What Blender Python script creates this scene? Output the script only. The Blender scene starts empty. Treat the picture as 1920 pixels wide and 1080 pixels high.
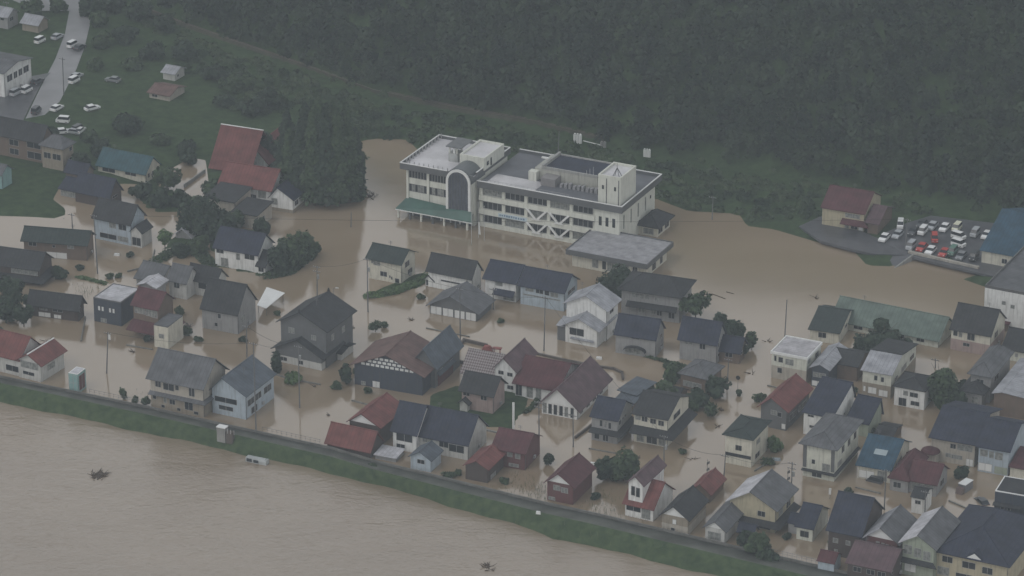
import bpy, math, random
import numpy as np
from mathutils import Vector, Matrix
R = math.radians
scene = bpy.context.scene
C = scene.collection
HAZE = .00021

# ---------------------------------------------------------------- camera
F = 7000.0; PITCH = R(23.5); CH = 350.0
SP, CP = math.sin(PITCH), math.cos(PITCH)
cam = bpy.data.cameras.new('camera'); cam.sensor_width = 36; cam.lens = 36*F/1920
cam.clip_start = 1; cam.clip_end = 6000
camo = bpy.data.objects.new('camera', cam); C.objects.link(camo)
camo.location = (0, 0, CH); camo.rotation_euler = (R(90)-PITCH, 0, 0)
scene.camera = camo

# ---------------------------------------------------------------- sky and sun (overcast, rain)
EL, ROT = 52, 230; CLOUD = 6.0
w = bpy.data.worlds.new("World"); scene.world = w; w.use_nodes = True
nt = w.node_tree; nt.nodes.clear()
sky = nt.nodes.new('ShaderNodeTexSky'); sky.sky_type = 'NISHITA'; sky.sun_disc = False
sky.sun_elevation = R(EL); sky.sun_rotation = R(ROT); sky.dust_density = 5.0; sky.air_density = 1.0
hs = nt.nodes.new('ShaderNodeHueSaturation'); hs.inputs['Saturation'].default_value = 0.32
bg = nt.nodes.new('ShaderNodeBackground'); bg.inputs['Strength'].default_value = 0.12
ou = nt.nodes.new('ShaderNodeOutputWorld')
cl = nt.nodes.new('ShaderNodeMix'); cl.data_type = 'RGBA'; cl.inputs[0].default_value = .8; cl.inputs[7].default_value = (CLOUD*.97, CLOUD, CLOUD*1.04, 1)   # rain cloud over the clear sky
gt = nt.nodes.new('ShaderNodeTexCoord'); gx = nt.nodes.new('ShaderNodeSeparateXYZ'); gr = nt.nodes.new('ShaderNodeMapRange')
gr.inputs['From Min'].default_value = -.02; gr.inputs['From Max'].default_value = .06; gr.inputs['To Max'].default_value = 1
gm_ = nt.nodes.new('ShaderNodeMix'); gm_.data_type = 'RGBA'; gm_.inputs[6].default_value = (.25, .25, .24, 1); 
gz_ = nt.nodes.new('ShaderNodeMapRange'); gz_.inputs['From Min'].default_value = .25; gz_.inputs['From Max'].default_value = .95
gc_ = nt.nodes.new('ShaderNodeMix'); gc_.data_type = 'RGBA'; gc_.inputs[6].default_value = (CLOUD*1.55, CLOUD*1.55, CLOUD*1.55, 1); gc_.inputs[7].default_value = (CLOUD*.62, CLOUD*.66, CLOUD*.72, 1)  # low cloud shaped brighter than overcast to lift water reflections and walls
nt.links.new(gx.outputs[2], gz_.inputs[0]); nt.links.new(gz_.outputs[0], gc_.inputs[0]); nt.links.new(gc_.outputs[2], gm_.inputs[7])
nt.links.new(gt.outputs['Generated'], gx.inputs[0]); nt.links.new(gx.outputs[2], gr.inputs[0]); nt.links.new(gr.outputs[0], gm_.inputs[0]); nt.links.new(gm_.outputs[2], cl.inputs[7])
nt.links.new(sky.outputs[0], hs.inputs['Color']); nt.links.new(hs.outputs[0], cl.inputs[6]); nt.links.new(cl.outputs[2], bg.inputs['Color']); nt.links.new(bg.outputs[0], ou.inputs['Surface'])
sun = bpy.data.lights.new('sun', 'SUN'); sun.energy = 0.5; sun.angle = R(25); sun.color = (1, .97, .93)
suno = bpy.data.objects.new('sun', sun); C.objects.link(suno)
suno.rotation_euler = (R(EL-90), 0, R(-ROT))
vs = scene.view_settings
vs.view_transform = 'Standard'; vs.look = 'None'; vs.gamma = 1; vs.use_curve_mapping = False
vs.exposure = 0.0
scene.cycles.max_bounces = 6; scene.cycles.diffuse_bounces = 2; scene.cycles.glossy_bounces = 2
scene.cycles.transparent_max_bounces = 4; scene.cycles.volume_bounces = 0
scene.cycles.use_denoising = True

# ---------------------------------------------------------------- pixel <-> world
def P(px, py, z=0.0):
    a, b = (px-960)/F, -(py-540)/F
    d = (a, CP+b*SP, -SP+b*CP)
    t = (z-CH)/d[2]
    return Vector((d[0]*t, d[1]*t, z))
def proj(p):
    x, y, z = p[0], p[1], p[2]-CH
    dep = y*CP - z*SP
    return 960+F*x/dep, 540-F*(y*SP+z*CP)/dep
def along(N, d, px):                     # distance along horizontal unit d from N until screen x = px
    k = (px-960)/F; d0 = N[1]*CP-(N[2]-CH)*SP
    return (k*d0-N[0])/(d[0]-k*d[1]*CP)
def rise_px(N, hpx):                     # metres above N that give hpx pixels
    x, y, z = N; k = (540-(proj(N)[1]-hpx))/F
    dep = y*CP-(z-CH)*SP
    return (k*dep-(y*SP+(z-CH)*CP))/(CP+k*SP)

# ---------------------------------------------------------------- materials
MATS = {}
def mat(name, col, rough=.6, var=.12, scale=.6, spec=.4, axis=None, pitch=.9, bump=0.0, c2=None, stain=0.0, metal=0):
    if name in MATS: return MATS[name]
    m = bpy.data.materials.new(name); m.use_nodes = True; n = m.node_tree; n.nodes.clear(); L = n.links.new
    o = n.nodes.new('ShaderNodeOutputMaterial'); b = n.nodes.new('ShaderNodeBsdfPrincipled')
    L(b.outputs[0], o.inputs['Surface']); b.inputs['Roughness'].default_value = rough
    b.inputs['Specular IOR Level'].default_value = spec; b.inputs['Metallic'].default_value = metal
    tc = n.nodes.new('ShaderNodeTexCoord')
    nz = n.nodes.new('ShaderNodeTexNoise'); nz.inputs['Scale'].default_value = scale; nz.inputs['Detail'].default_value = 5
    L(tc.outputs['Object'], nz.inputs['Vector'])
    mp = n.nodes.new('ShaderNodeMapRange'); mp.inputs['From Min'].default_value = .3; mp.inputs['From Max'].default_value = .7
    L(nz.outputs[0], mp.inputs['Value'])
    mx = n.nodes.new('ShaderNodeMix'); mx.data_type = 'RGBA'
    lo = [c*(1-var) for c in col]; hi = c2 or [min(1, c*(1+var)) for c in col]
    mx.inputs[6].default_value = (*lo, 1); mx.inputs[7].default_value = (*hi, 1)
    L(mp.outputs[0], mx.inputs[0]); out = mx.outputs[2]
    if stain:                             # rain streaks and moss, fixed to the thing
        z2 = n.nodes.new('ShaderNodeTexNoise'); z2.inputs['Scale'].default_value = 1.0
        mpp = n.nodes.new('ShaderNodeMapping'); mpp.inputs['Scale'].default_value = (2.2, 2.2, .25)
        L(tc.outputs['Object'], mpp.inputs[0]); L(mpp.outputs[0], z2.inputs['Vector'])
        r2 = n.nodes.new('ShaderNodeMapRange'); r2.inputs['From Min'].default_value = .48; r2.inputs['From Max'].default_value = .75
        r2.inputs['To Max'].default_value = stain; L(z2.outputs[0], r2.inputs['Value'])
        m2 = n.nodes.new('ShaderNodeMix'); m2.data_type = 'RGBA'; m2.inputs[7].default_value = (.09, .085, .07, 1)
        L(r2.outputs[0], m2.inputs[0]); L(out, m2.inputs[6]); out = m2.outputs[2]
    if axis is not None:                  # seams / tile courses
        sx = n.nodes.new('ShaderNodeSeparateXYZ'); L(tc.outputs['Object'], sx.inputs[0])
        md = n.nodes.new('ShaderNodeMath'); md.operation = 'DIVIDE'; md.inputs[1].default_value = pitch; L(sx.outputs[axis], md.inputs[0])
        fr = n.nodes.new('ShaderNodeMath'); fr.operation = 'FRACT'; L(md.outputs[0], fr.inputs[0])
        lt = n.nodes.new('ShaderNodeMath'); lt.operation = 'LESS_THAN'; lt.inputs[1].default_value = .16; L(fr.outputs[0], lt.inputs[0])
        ml = n.nodes.new('ShaderNodeMath'); ml.operation = 'MULTIPLY'; ml.inputs[1].default_value = .42; L(lt.outputs[0], ml.inputs[0])
        m3 = n.nodes.new('ShaderNodeMix'); m3.data_type = 'RGBA'; m3.inputs[7].default_value = (*[c*.45 for c in col], 1)
        L(ml.outputs[0], m3.inputs[0]); L(out, m3.inputs[6]); out = m3.outputs[2]
    L(out, b.inputs['Base Color'])
    if bump:
        bp = n.nodes.new('ShaderNodeBump'); bp.inputs['Strength'].default_value = bump; bp.inputs['Distance'].default_value = .3
        L(nz.outputs[0], bp.inputs['Height']); L(bp.outputs[0], b.inputs['Normal'])
    MATS[name] = m; return m

WALL = {}
for k, c in dict(white=(.68,.685,.67), cream=(.55,.53,.45), beige=(.38,.35,.30), pale=(.47,.47,.45), grey=(.27,.27,.27),
                 dgrey=(.12,.125,.13), brown=(.15,.11,.085), dbrown=(.07,.055,.05), navy=(.045,.055,.075), yellow=(.40,.36,.255),
                 pink=(.34,.26,.24), maroon=(.12,.05,.05), green=(.30,.34,.27), teal=(.22,.36,.35), lblue=(.36,.42,.47),
                 mint=(.55,.56,.49), tan=(.27,.235,.185)).items():
    WALL[k] = mat('wall_'+k, c, .75, .08, .8, .25, stain=.35)
ROOF = {}
for k, c in dict(navy=(.034,.041,.066), dark=(.04,.043,.047), dgreen=(.035,.05,.048), grey=(.13,.135,.145), blueg=(.10,.12,.145),
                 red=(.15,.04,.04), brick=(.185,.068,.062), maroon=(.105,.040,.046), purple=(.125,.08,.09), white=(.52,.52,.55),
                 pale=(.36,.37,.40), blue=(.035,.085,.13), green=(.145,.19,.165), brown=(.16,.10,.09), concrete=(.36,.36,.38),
                 wet=(.46,.45,.47), tealr=(.045,.105,.125)).items():
    for ax in (0, 1):
        ROOF[k, ax] = mat('roof_%s_%d' % (k, ax), tuple(x*.82 for x in c), .7, .28, .45, .18, axis=ax, stain=.25)
def lattice():
    m = mat('roof_lattice', (.11,.075,.08), .6, .15); n = m.node_tree; L = n.links.new; b = [x for x in n.nodes if x.type == 'BSDF_PRINCIPLED'][0]
    src = b.inputs['Base Color'].links[0].from_socket; tc = n.nodes.new('ShaderNodeTexCoord'); mp = n.nodes.new('ShaderNodeMapping'); mp.inputs['Rotation'].default_value = (0, 0, R(45)); mp.inputs['Location'].default_value = (.3, .2, 0)
    ck = n.nodes.new('ShaderNodeTexChecker'); ck.inputs['Scale'].default_value = 2.6; L(tc.outputs['Object'], mp.inputs[0])
    sp = n.nodes.new('ShaderNodeSeparateXYZ'); cb = n.nodes.new('ShaderNodeCombineXYZ'); L(mp.outputs[0], sp.inputs[0]); L(sp.outputs[0], cb.inputs[0]); L(sp.outputs[1], cb.inputs[1]); cb.inputs[2].default_value = .3; L(cb.outputs[0], ck.inputs['Vector'])
    x = n.nodes.new('ShaderNodeMix'); x.data_type = 'RGBA'; L(ck.outputs['Fac'], x.inputs[0]); L(src, x.inputs[6]); x.inputs[7].default_value = (.27,.25,.245, 1); L(x.outputs[2], b.inputs['Base Color'])
    return m
for ax in (0, 1): ROOF['lattice', ax] = lattice()
GLASS = mat('glass', (.02, .025, .03), .15, .3, .8, .35)
GLASS2 = mat('curtained_glass', (.20, .21, .20), .3, .45, 1.6, .35)
FRAME = mat('aluminium_frame', (.30, .30, .30), .4)
DFRAME = mat('dark_frame', (.10, .10, .10), .4)
TRIM = mat('white_trim', (.66, .67, .66), .6, .06)
CONC = mat('concrete', (.24, .24, .23), .8, .2, .3, .3, stain=.4)
ASPH = mat('asphalt', (.07, .072, .08), .35, .25, .4, .5)
WETROAD = mat('wet_road', (.21, .21, .22), .35, .2, .15, .6)
POLE = mat('pole_concrete', (.13, .13, .13), .8, .1)
POLEL = mat('pole_light', (.5, .5, .5), .5, .1)
BARK = mat('bark', (.07, .05, .035), .9, .2, 1.5)
BLACK = mat('rubber', (.02, .02, .02), .8)

# ---------------------------------------------------------------- mesh builder
class MB:
    def __init__(s): s.v = []; s.f = []
    def poly(s, pts):
        n = len(s.v); s.v += [tuple(p) for p in pts]; s.f.append(tuple(range(n, n+len(pts)))); return s
    def hexa(s, p):                       # 8 points: bottom ring 0-3 (ccw), top ring 4-7
        n = len(s.v); s.v += [tuple(q) for q in p]
        for q in ((3,2,1,0),(4,5,6,7),(0,1,5,4),(1,2,6,5),(2,3,7,6),(3,0,4,7)): s.f.append(tuple(n+i for i in q))
        return s
    def box(s, x0, x1, y0, y1, z0, z1):
        return s.hexa([(x0,y0,z0),(x1,y0,z0),(x1,y1,z0),(x0,y1,z0),(x0,y0,z1),(x1,y0,z1),(x1,y1,z1),(x0,y1,z1)])
    def prism(s, prof, a0, a1, ax):       # profile in (t,z) extruded on axis ax ('x' or 'y')
        mk = (lambda t, z, a: (a, t, z)) if ax == 'x' else (lambda t, z, a: (t, a, z))
        n = len(s.v); k = len(prof)
        s.v += [mk(t, z, a0) for t, z in prof] + [mk(t, z, a1) for t, z in prof]
        s.f.append(tuple(n+i for i in range(k))); s.f.append(tuple(n+k+i for i in reversed(range(k))))
        for i in range(k):
            j = (i+1) % k; s.f.append((n+i, n+k+i, n+k+j, n+j))
        return s
    def tube(s, p0, p1, r0, r1=None, n=6):
        r1 = r0 if r1 is None else r1
        p0, p1 = Vector(p0), Vector(p1); d = (p1-p0).normalized()
        a = d.orthogonal().normalized(); b = d.cross(a); k = len(s.v)
        for p, r in ((p0, r0), (p1, r1)):
            for i in range(n):
                t = 2*math.pi*i/n; q = p+a*(r*math.cos(t))+b*(r*math.sin(t)); s.v.append(tuple(q))
        for i in range(n): s.f.append((k+i, k+(i+1) % n, k+n+(i+1) % n, k+n+i))
        s.f.append(tuple(k+i for i in reversed(range(n)))); s.f.append(tuple(k+n+i for i in range(n)))
        return s
    def build(s, name, m, parent=None, loc=None):
        me = bpy.data.meshes.new(name); me.from_pydata(s.v, [], s.f)
        import bmesh
        bm = bmesh.new(); bm.from_mesh(me); bmesh.ops.recalc_face_normals(bm, faces=bm.faces); bm.to_mesh(me); bm.free()
        me.materials.append(m); o = bpy.data.objects.new(name, me); C.objects.link(o)
        if parent: o.parent = parent
        if loc: o.location = loc
        return o
def root(name, label, cat, loc=(0,0,0), rz=0, group=None):
    o = bpy.data.objects.new(name, None); C.objects.link(o); o.location = loc; o.rotation_euler = (0,0,rz)
    o.empty_display_size = .5
    o['label'] = label; o['category'] = cat
    if group: o['group'] = group
    return o
def tag(o, label, cat, group=None):
    o['label'] = label; o['category'] = cat
    if group: o['group'] = group
    return o
def struct(o): o['kind'] = 'structure'; return o
def dup(r, loc, rz, label, group=None):
    kids = list(r.children)
    q = r.copy(); C.objects.link(q); q.location = loc; q.rotation_euler = (0,0,rz); q['label'] = label
    if group: q['group'] = group
    for ch in kids:
        c = ch.copy(); C.objects.link(c); c.parent = q
        for g in ch.children:
            d = g.copy(); C.objects.link(d); d.parent = c
    return q

# ---------------------------------------------------------------- houses
rng = random.Random(7)
def window(par, face, a0, a1, z0, z1, W, D, x1, y0, glass=None, frame=None, name='window'):
    """a0,a1 metres along the face; face f = front (y=y0), s = right side (x=x1)."""
    f = MB(); t = .06; o = .05
    def B(mb, p0, p1, q0, q1, d0, d1):
        if face == 'f': mb.box(p0, p1, y0-d1, y0-d0, q0, q1)
        else: mb.box(x1+d0, x1+d1, p0, p1, q0, q1)
    B(f, a0, a1, z0-t, z0, 0.0, o); B(f, a0, a1, z1, z1+t, 0.0, o)
    B(f, a0-t, a0, z0-t, z1+t, 0.0, o); B(f, a1, a1+t, z0-t, z1+t, 0.0, o)
    if a1-a0 > 1.1: B(f, (a0+a1)/2-.04, (a0+a1)/2+.04, z0, z1, 0.0, o)
    fo = f.build(name, frame or FRAME, par)
    g = MB(); B(g, a0+.002, a1-.002, z0+.002, z1-.002, -.02, .025)
    g.build('pane', glass or (GLASS if rng.random() < .75 else GLASS2), fo)
    return fo
def vol(rt, ang, d, first):
    gz = d.get('z0', 0.0)
    N = P(d['xN'], d['yN'], gz)
    u = Vector((-math.cos(ang), math.sin(ang), 0)); v = Vector((math.sin(ang), math.cos(ang), 0))
    W = abs(along(N, u, d['xL'])); D = abs(along(N, v, d['xR'])); h = rise_px(N, d['h'])
    if first: rt.location = N
    l = Matrix.Rotation(-(-ang), 3, 'Z') @ (N - rt.location)     # into local frame
    X1, Y0, Z0 = l.x, l.y, l.z
    X0, Y1 = X1-W, Y0+D
    zb = Z0-2.2 if gz < .6 and not d.get('up') else Z0-.4
    H = Z0+h; oh = d.get('oh', .6); rise = d.get('rise', 1.8); rf = d.get('rf', .5); t = .16
    rt_ = d['roof']; wm = WALL[d['wall']]
    rk = d['rc']
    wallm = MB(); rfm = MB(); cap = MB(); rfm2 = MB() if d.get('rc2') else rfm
    if rt_ in ('gu', 'gv'):
        L0, L1 = (Y0, Y1) if rt_ == 'gu' else (X0, X1)
        E0, E1 = (X0, X1) if rt_ == 'gu' else (Y0, Y1)
        ax = 'x' if rt_ == 'gu' else 'y'
        r = L0+(L1-L0)*rf
        pr = [(L0, zb), (L1, zb), (L1, H+(rise if rf >= .99 else 0)-.02)]
        if .01 < rf < .99: pr.append((r, H+rise-.05))
        pr.append((L0, H-.02+(rise if rf <= .01 else 0)))
        wallm.prism(pr, E0, E1, ax)
        if rf > .01:
            s1 = rise/(r-L0); q = [(L0-oh, H-oh*s1), (r, H+rise), (r, H+rise+t), (L0-oh, H-oh*s1+t)]
            if rf >= .99: q = [(L0-oh, H-oh*s1), (r+oh*.5, H+rise+oh*.5*s1), (r+oh*.5, H+rise+t+oh*.5*s1), (L0-oh, H-oh*s1+t)]
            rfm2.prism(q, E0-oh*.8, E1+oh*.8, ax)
        if rf < .99:
            s2 = rise/(L1-r); q = [(r, H+rise), (L1+oh, H-oh*s2), (L1+oh, H-oh*s2+t), (r, H+rise+t)]
            if rf <= .01: q = [(r-oh*.5, H+rise+oh*.5*s2), (L1+oh, H-oh*s2), (L1+oh, H-oh*s2+t), (r-oh*.5, H+rise+t+oh*.5*s2)]
            rfm.prism(q, E0-oh*.8, E1+oh*.8, ax)
        if .01 < rf < .99:
            cap.prism([(r-.16, H+rise+t-.04), (r+.16, H+rise+t-.04), (r+.1, H+rise+t+.12), (r-.1, H+rise+t+.12)], E0-oh*.8-.05, E1+oh*.8+.05, ax)
        seam = 0 if rt_ == 'gu' else 1
    elif rt_ == 'hip':
        wallm.box(X0, X1, Y0, Y1, zb, H)
        a, b, c, e = X0-oh, X1+oh, Y0-oh, Y1+oh; hb = H-.12
        hw, hd = (b-a)/2, (e-c)/2
        if hw > hd: r0, r1 = (a+hd*d.get('hipk', .85), (c+e)/2), (b-hd*d.get('hipk', .85), (c+e)/2)
        else: r0, r1 = ((a+b)/2, c+hw*d.get('hipk', .85)), ((a+b)/2, e-hw*d.get('hipk', .85))
        n = len(rfm.v); rfm.v += [(a,c,hb),(b,c,hb),(b,e,hb),(a,e,hb),(a,c,hb+t),(b,c,hb+t),(b,e,hb+t),(a,e,hb+t),(*r0,H+rise),(*r1,H+rise)]
        fs = [(3,2,1,0),(0,1,5,4),(1,2,6,5),(2,3,7,6),(3,0,4,7)]
        fs += [(4,5,9,8),(5,6,9),(6,7,8,9),(7,4,8)] if hw > hd else [(4,5,8),(5,6,9,8),(6,7,9),(7,4,8,9)]
        rfm.f += [tuple(n+i for i in q) for q in fs]
        z = H+rise+.02
        cap.tube((r0[0], r0[1], z), (r1[0], r1[1], z), .14)
        for (px_, py_), q in (((a,c), r0), ((b,c), r1 if hw > hd else r0), ((b,e), r1), ((a,e), r0 if hw > hd else r1)):
            cap.tube((px_, py_, hb+t+.02), (q[0], q[1], z), .11)
        seam = 0
    else:                                  # flat with parapet
        ph = d.get('ph', .45); pt = .22; fo = d.get('fo', 0.0)
        wallm.box(X0, X1, Y0, Y1, zb, H-ph-.02)
        rfm.box(X0-fo+pt, X1+fo-pt, Y0-fo+pt, Y1+fo-pt, H-ph, H-ph+.12)
        cap.box(X0-fo, X1+fo, Y0-fo, Y0-fo+pt, H-ph-d.get('fd', 0), H); cap.box(X0-fo, X1+fo, Y1+fo-pt, Y1+fo, H-ph-d.get('fd', 0), H)
        cap.box(X0-fo, X0-fo+pt, Y0-fo+pt, Y1+fo-pt, H-ph-d.get('fd', 0), H-.003); cap.box(X1+fo-pt, X1+fo, Y0-fo+pt, Y1+fo-pt, H-ph-d.get('fd', 0), H-.003)
        seam = 1
    wo = wallm.build('wall', wm, rt); ro = rfm.build('roof', ROOF[rk, seam], rt)
    if d.get('rc2'): rfm2.build('roof', ROOF[d['rc2'], seam], rt)  # paler slope: wet-sky reflection painted in, real white sheets on the mint house
    if cap.v:
        flat = rt_ not in ('gu', 'gv', 'hip')
        cm = d.get('cap') or ('white_trim' if flat and rk in ('white', 'wet') else None)
        cap.build('parapet' if flat else 'ridge_cap', MATS[cm] if cm else ROOF[rk, seam], ro)
    if rt_ == 'gv' and d.get('trim'):      # white bargeboard triangle in the front gable
        g = MB(); r = X0+W*rf
        g.prism([(X0+.3, H+.06), (X1-.3, H+.06), (r, H+rise-.12)], Y0-.06, Y0-.003, 'y'); g.build('gable_panel', TRIM, rt)
    if d.get('low'):                       # other cladding on the lower storey
        m, fr = d['low']; g = MB(); z = Z0+h*fr
        g.box(X0-.04, X1+.04, Y0-.04, Y0-.002, zb, z); g.box(X1+.002, X1+.04, Y0-.002, Y1, zb, z)
        g.build('lower_wall', WALL[m], rt)
    lowoff = .05 if d.get('low') else 0
    if d.get('sk'):                        # skirt roof over the lower storey
        fr, dp, key = d['sk'][:3]; z = Z0+h*fr; g = MB(); a, b = d['sk'][3:5] if len(d['sk']) > 3 else (0, 1)
        xa, xb = X0+W*a, X0+W*b
        g.hexa([(xa-.2, Y0-dp, z-.45*dp), (xb+(dp if b >= 1 else .2), Y0-dp, z-.45*dp), (xb, Y0, z), (xa-.2, Y0, z),
                (xa-.2, Y0-dp, z-.45*dp+.14), (xb+(dp if b >= 1 else .2), Y0-dp, z-.45*dp+.14), (xb, Y0, z+.16), (xa-.2, Y0, z+.16)])
        if b >= 1 and d['sk'][-1] != 'nos':
            g.hexa([(X1+dp, Y0-dp, z-.45*dp), (X1+dp, Y1, z-.45*dp), (X1, Y1, z), (X1, Y0, z),
                    (X1+dp, Y0-dp, z-.45*dp+.14), (X1+dp, Y1, z-.45*dp+.14), (X1, Y1, z+.16), (X1, Y0, z+.16)])
        g.build('lower_roof', ROOF[key, 0], rt)
    # windows
    def row(face, specs):
        Lf = W if face == 'f' else D; base = X0 if face == 'f' else Y0
        for sp in specs:
            a, b, z0, z1 = sp[:4]; kw = sp[4] if len(sp) > 4 else {}
            window(rt, face, base+a*Lf, base+b*Lf, Z0+z0*h, Z0+z1*h, W, D, X1+lowoff, Y0-lowoff, **kw)
    for face, Lf in (('f', W), ('s', D)):
        sp = d.get('w'+face, 'auto')
        if sp == 'auto':
            sp = []; st = 0
            z = H-Z0-.75
            while z-1.0 > .25 and st < 3:
                a = .7+rng.random()*.8
                while a < Lf-1.4:
                    ww = rng.choice((.7, 1.1, 1.6, 1.6, 2.0)) if Lf > 4 else .8
                    if a+ww > Lf-.5: break
                    if rng.random() < (.85 if face == 'f' else .5): sp.append((a/Lf, (a+ww)/Lf, (z-rng.choice((1.0, 1.0, .6)))/h, z/h))
                    a += ww+.7+rng.random()*1.3
                z -= 2.75; st += 1
        row(face, sp)
    if first and rt_ in ('gu', 'gv', 'hip') and W > 7 and d['wall'] not in ('navy',):
        if rng.random() < .6:
            x, y = X0+W*rng.uniform(.2, .8), Y0+D*rf; z = H+rise
            a = MB(); a.tube((x, y, z-.6), (x, y, z+1.5), .035, n=4)
            for q in (.9, 1.15, 1.4): a.box(x-.5, x+.5, y-.02, y+.02, z+q-.02, z+q+.02)
            a.build('aerial', POLE, rt)
        g = MB(); g.tube((X1+.06, Y0+.25, Z0-.5), (X1+.06, Y0+.25, H-.2), .05, n=5); g.build('downpipe', DFRAME, rt)
        if h > 3.5 and D > 5: MB().box(X1+.06, X1+.4, Y0+D*.55, Y0+D*.55+.8, Z0+.7, Z0+1.3).build('air_conditioner', FRAME, rt)
    return (X0, X1, Y0, Y1, Z0, H)
def V(xL, xN, yN, xR, h, roof='gu', wall='white', rc='dark', **k):
    return dict(xL=xL, xN=xN, yN=yN, xR=xR, h=h, roof=roof, wall=wall, rc=rc, **k)
def H(label, vols, name='house', cat='house', a=27, group='flooded houses of the town'):
    ang = R(a)
    rt = root(name, label, cat, (0,0,0), -ang, group)
    ex = [vol(rt, ang, d, i == 0) for i, d in enumerate(vols)]
    return rt, ex
# ---------------------------------------------------------------- land, water, levee
def wp(pts, z=0.0): return np.array([P(x, y, z)[:2] for x, y in pts])
def sdist(X, Y, poly):                    # signed distance, positive inside
    n = len(poly); d = np.full(X.shape, 1e18); inside = np.zeros(X.shape, bool)
    for i in range(n):
        x0, y0 = poly[i]; x1, y1 = poly[(i+1) % n]
        ex, ey = x1-x0, y1-y0; wx, wy = X-x0, Y-y0
        t = np.clip((wx*ex+wy*ey)/(ex*ex+ey*ey+1e-9), 0, 1)
        d = np.minimum(d, (wx-ex*t)**2+(wy-ey*t)**2)
        c = ((y0 <= Y) & (y1 > Y)) | ((y1 <= Y) & (y0 > Y))
        with np.errstate(divide='ignore', invalid='ignore'): xi = x0+(Y-y0)/(y1-y0)*ex
        inside ^= c & (X < xi)
    d = np.sqrt(d); return np.where(inside, d, -d)
MAIN = wp([(-900,408),(-60,403),(60,407),(121,411),(124,392),(100,374),(112,352),(140,345),(250,345),(292,352),(300,330),(356,296),(385,300),
           (392,352),(510,385),(560,372),(600,386),(684,378),(686,300),(672,266),(700,260),(764,262),(830,330),(1190,330),(1232,374),
           (1290,396),(1385,401),(1400,424),(1450,430),(1535,455),(1600,470),(1625,498),(1682,500),(1712,481),(1838,514),(1800,522),(1852,540),
           (2300,640),(3200,760),(3200,-100),(1900,-260),(-900,-260)])
SMALL = [wp(q) for q in ([(262,352),(300,345),(345,362),(352,395),(300,400),(262,385)],[(395,400),(400,360),(440,372),(420,420),(380,440),(352,420)],[(290,478),(330,462),(390,455),(405,500),(495,520),(560,500),(590,465),(555,455),(500,478),(500,430),(380,420),(330,440)],
                         [(684,562),(800,536),(800,506),(760,520),(690,552)],
                         [(806,738),(860,722),(950,725),(1000,745),(960,810),(900,800),(800,770)])]
HB = wp([(-200,-130),(200,-30),(370,58),(700,182),(1000,238),(1250,300),(1550,342),(1920,418),(2400,520)])     # hill foot line
def seg_above(X, Y, line):                # distance beyond the foot line (positive uphill)
    xs, ys = line[:, 0], line[:, 1]
    o = np.argsort(xs); yl = np.interp(X, xs[o], ys[o])
    sl = np.interp(X, (xs[o][1:]+xs[o][:-1])/2, np.diff(ys[o])/np.diff(xs[o]))
    return (Y-yl)/np.sqrt(1+sl**2)
LEV = wp([(-400,645),(-100,691),(0,713),(280,771),(410,801),(620,847),(700,871),(1020,950),(1100,967),(1500,1061),(1900,1155),(2400,1275)])
def height(X, Y):
    X = np.asarray(X, float); Y = np.asarray(Y, float)
    d = sdist(X, Y, MAIN)
    z = np.clip(d*.22, -1.6, 1.0)
    for q in SMALL: z = np.maximum(z, np.clip(sdist(X, Y, q)*.5, -1.6, .22))
    up = seg_above(X, Y, HB)
    z = z+np.clip(up, 0, None)*0+np.where(up > 0, np.minimum(np.clip(up, 0, None)*.72, 85+.05*np.clip(up, 0, None)), 0)
    z = np.where(Y < np.interp(X, LEV[:, 0], LEV[:, 1])-.5, -6, z)
    z += np.where(up > 0, np.minimum(up, 10)/10*(1.6*np.sin(X*.061+1)*np.sin(Y*.05)+1.2*np.sin(X*.023+Y*.031)), 0)
    return z
def grid(name, x0, x1, y0, y1, st, fn, m):
    xs = np.arange(x0, x1+.1, st); ys = np.arange(y0, y1+.1, st); X, Y = np.meshgrid(xs, ys); Z = fn(X, Y)
    nx, ny = len(xs), len(ys); me = bpy.data.meshes.new(name)
    co = np.stack([X, Y, Z], -1).reshape(-1, 3)
    i = (np.arange(ny-1)[:, None]*nx+np.arange(nx-1)).ravel(); q = np.stack([i, i+1, i+nx+1, i+nx], -1)
    return np_mesh(name, co, q, m, smooth=True)
def np_mesh(name, co, q, m, smooth=False):
    me = bpy.data.meshes.new(name); me.vertices.add(len(co)); me.vertices.foreach_set('co', np.ascontiguousarray(co, np.float32).ravel())
    me.loops.add(q.size); me.loops.foreach_set('vertex_index', np.ascontiguousarray(q, np.int32).ravel())
    me.polygons.add(len(q)); me.polygons.foreach_set('loop_start', np.arange(0, q.size, q.shape[1], dtype=np.int32))
    if smooth: me.polygons.foreach_set('use_smooth', np.ones(len(q), bool))
    me.update(calc_edges=True); me.materials.append(m)
    o = bpy.data.objects.new(name, me); C.objects.link(o); return o
def ground_mat():
    m = mat('grass_ground', (.034,.062,.026), .9, .35, .5, .05, c2=(.050,.080,.034), bump=.4)
    return m
struct(grid('ground', -420, 420, 560, 1380, 2.5, lambda X, Y: height(X, Y)-.02, ground_mat()))

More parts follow.
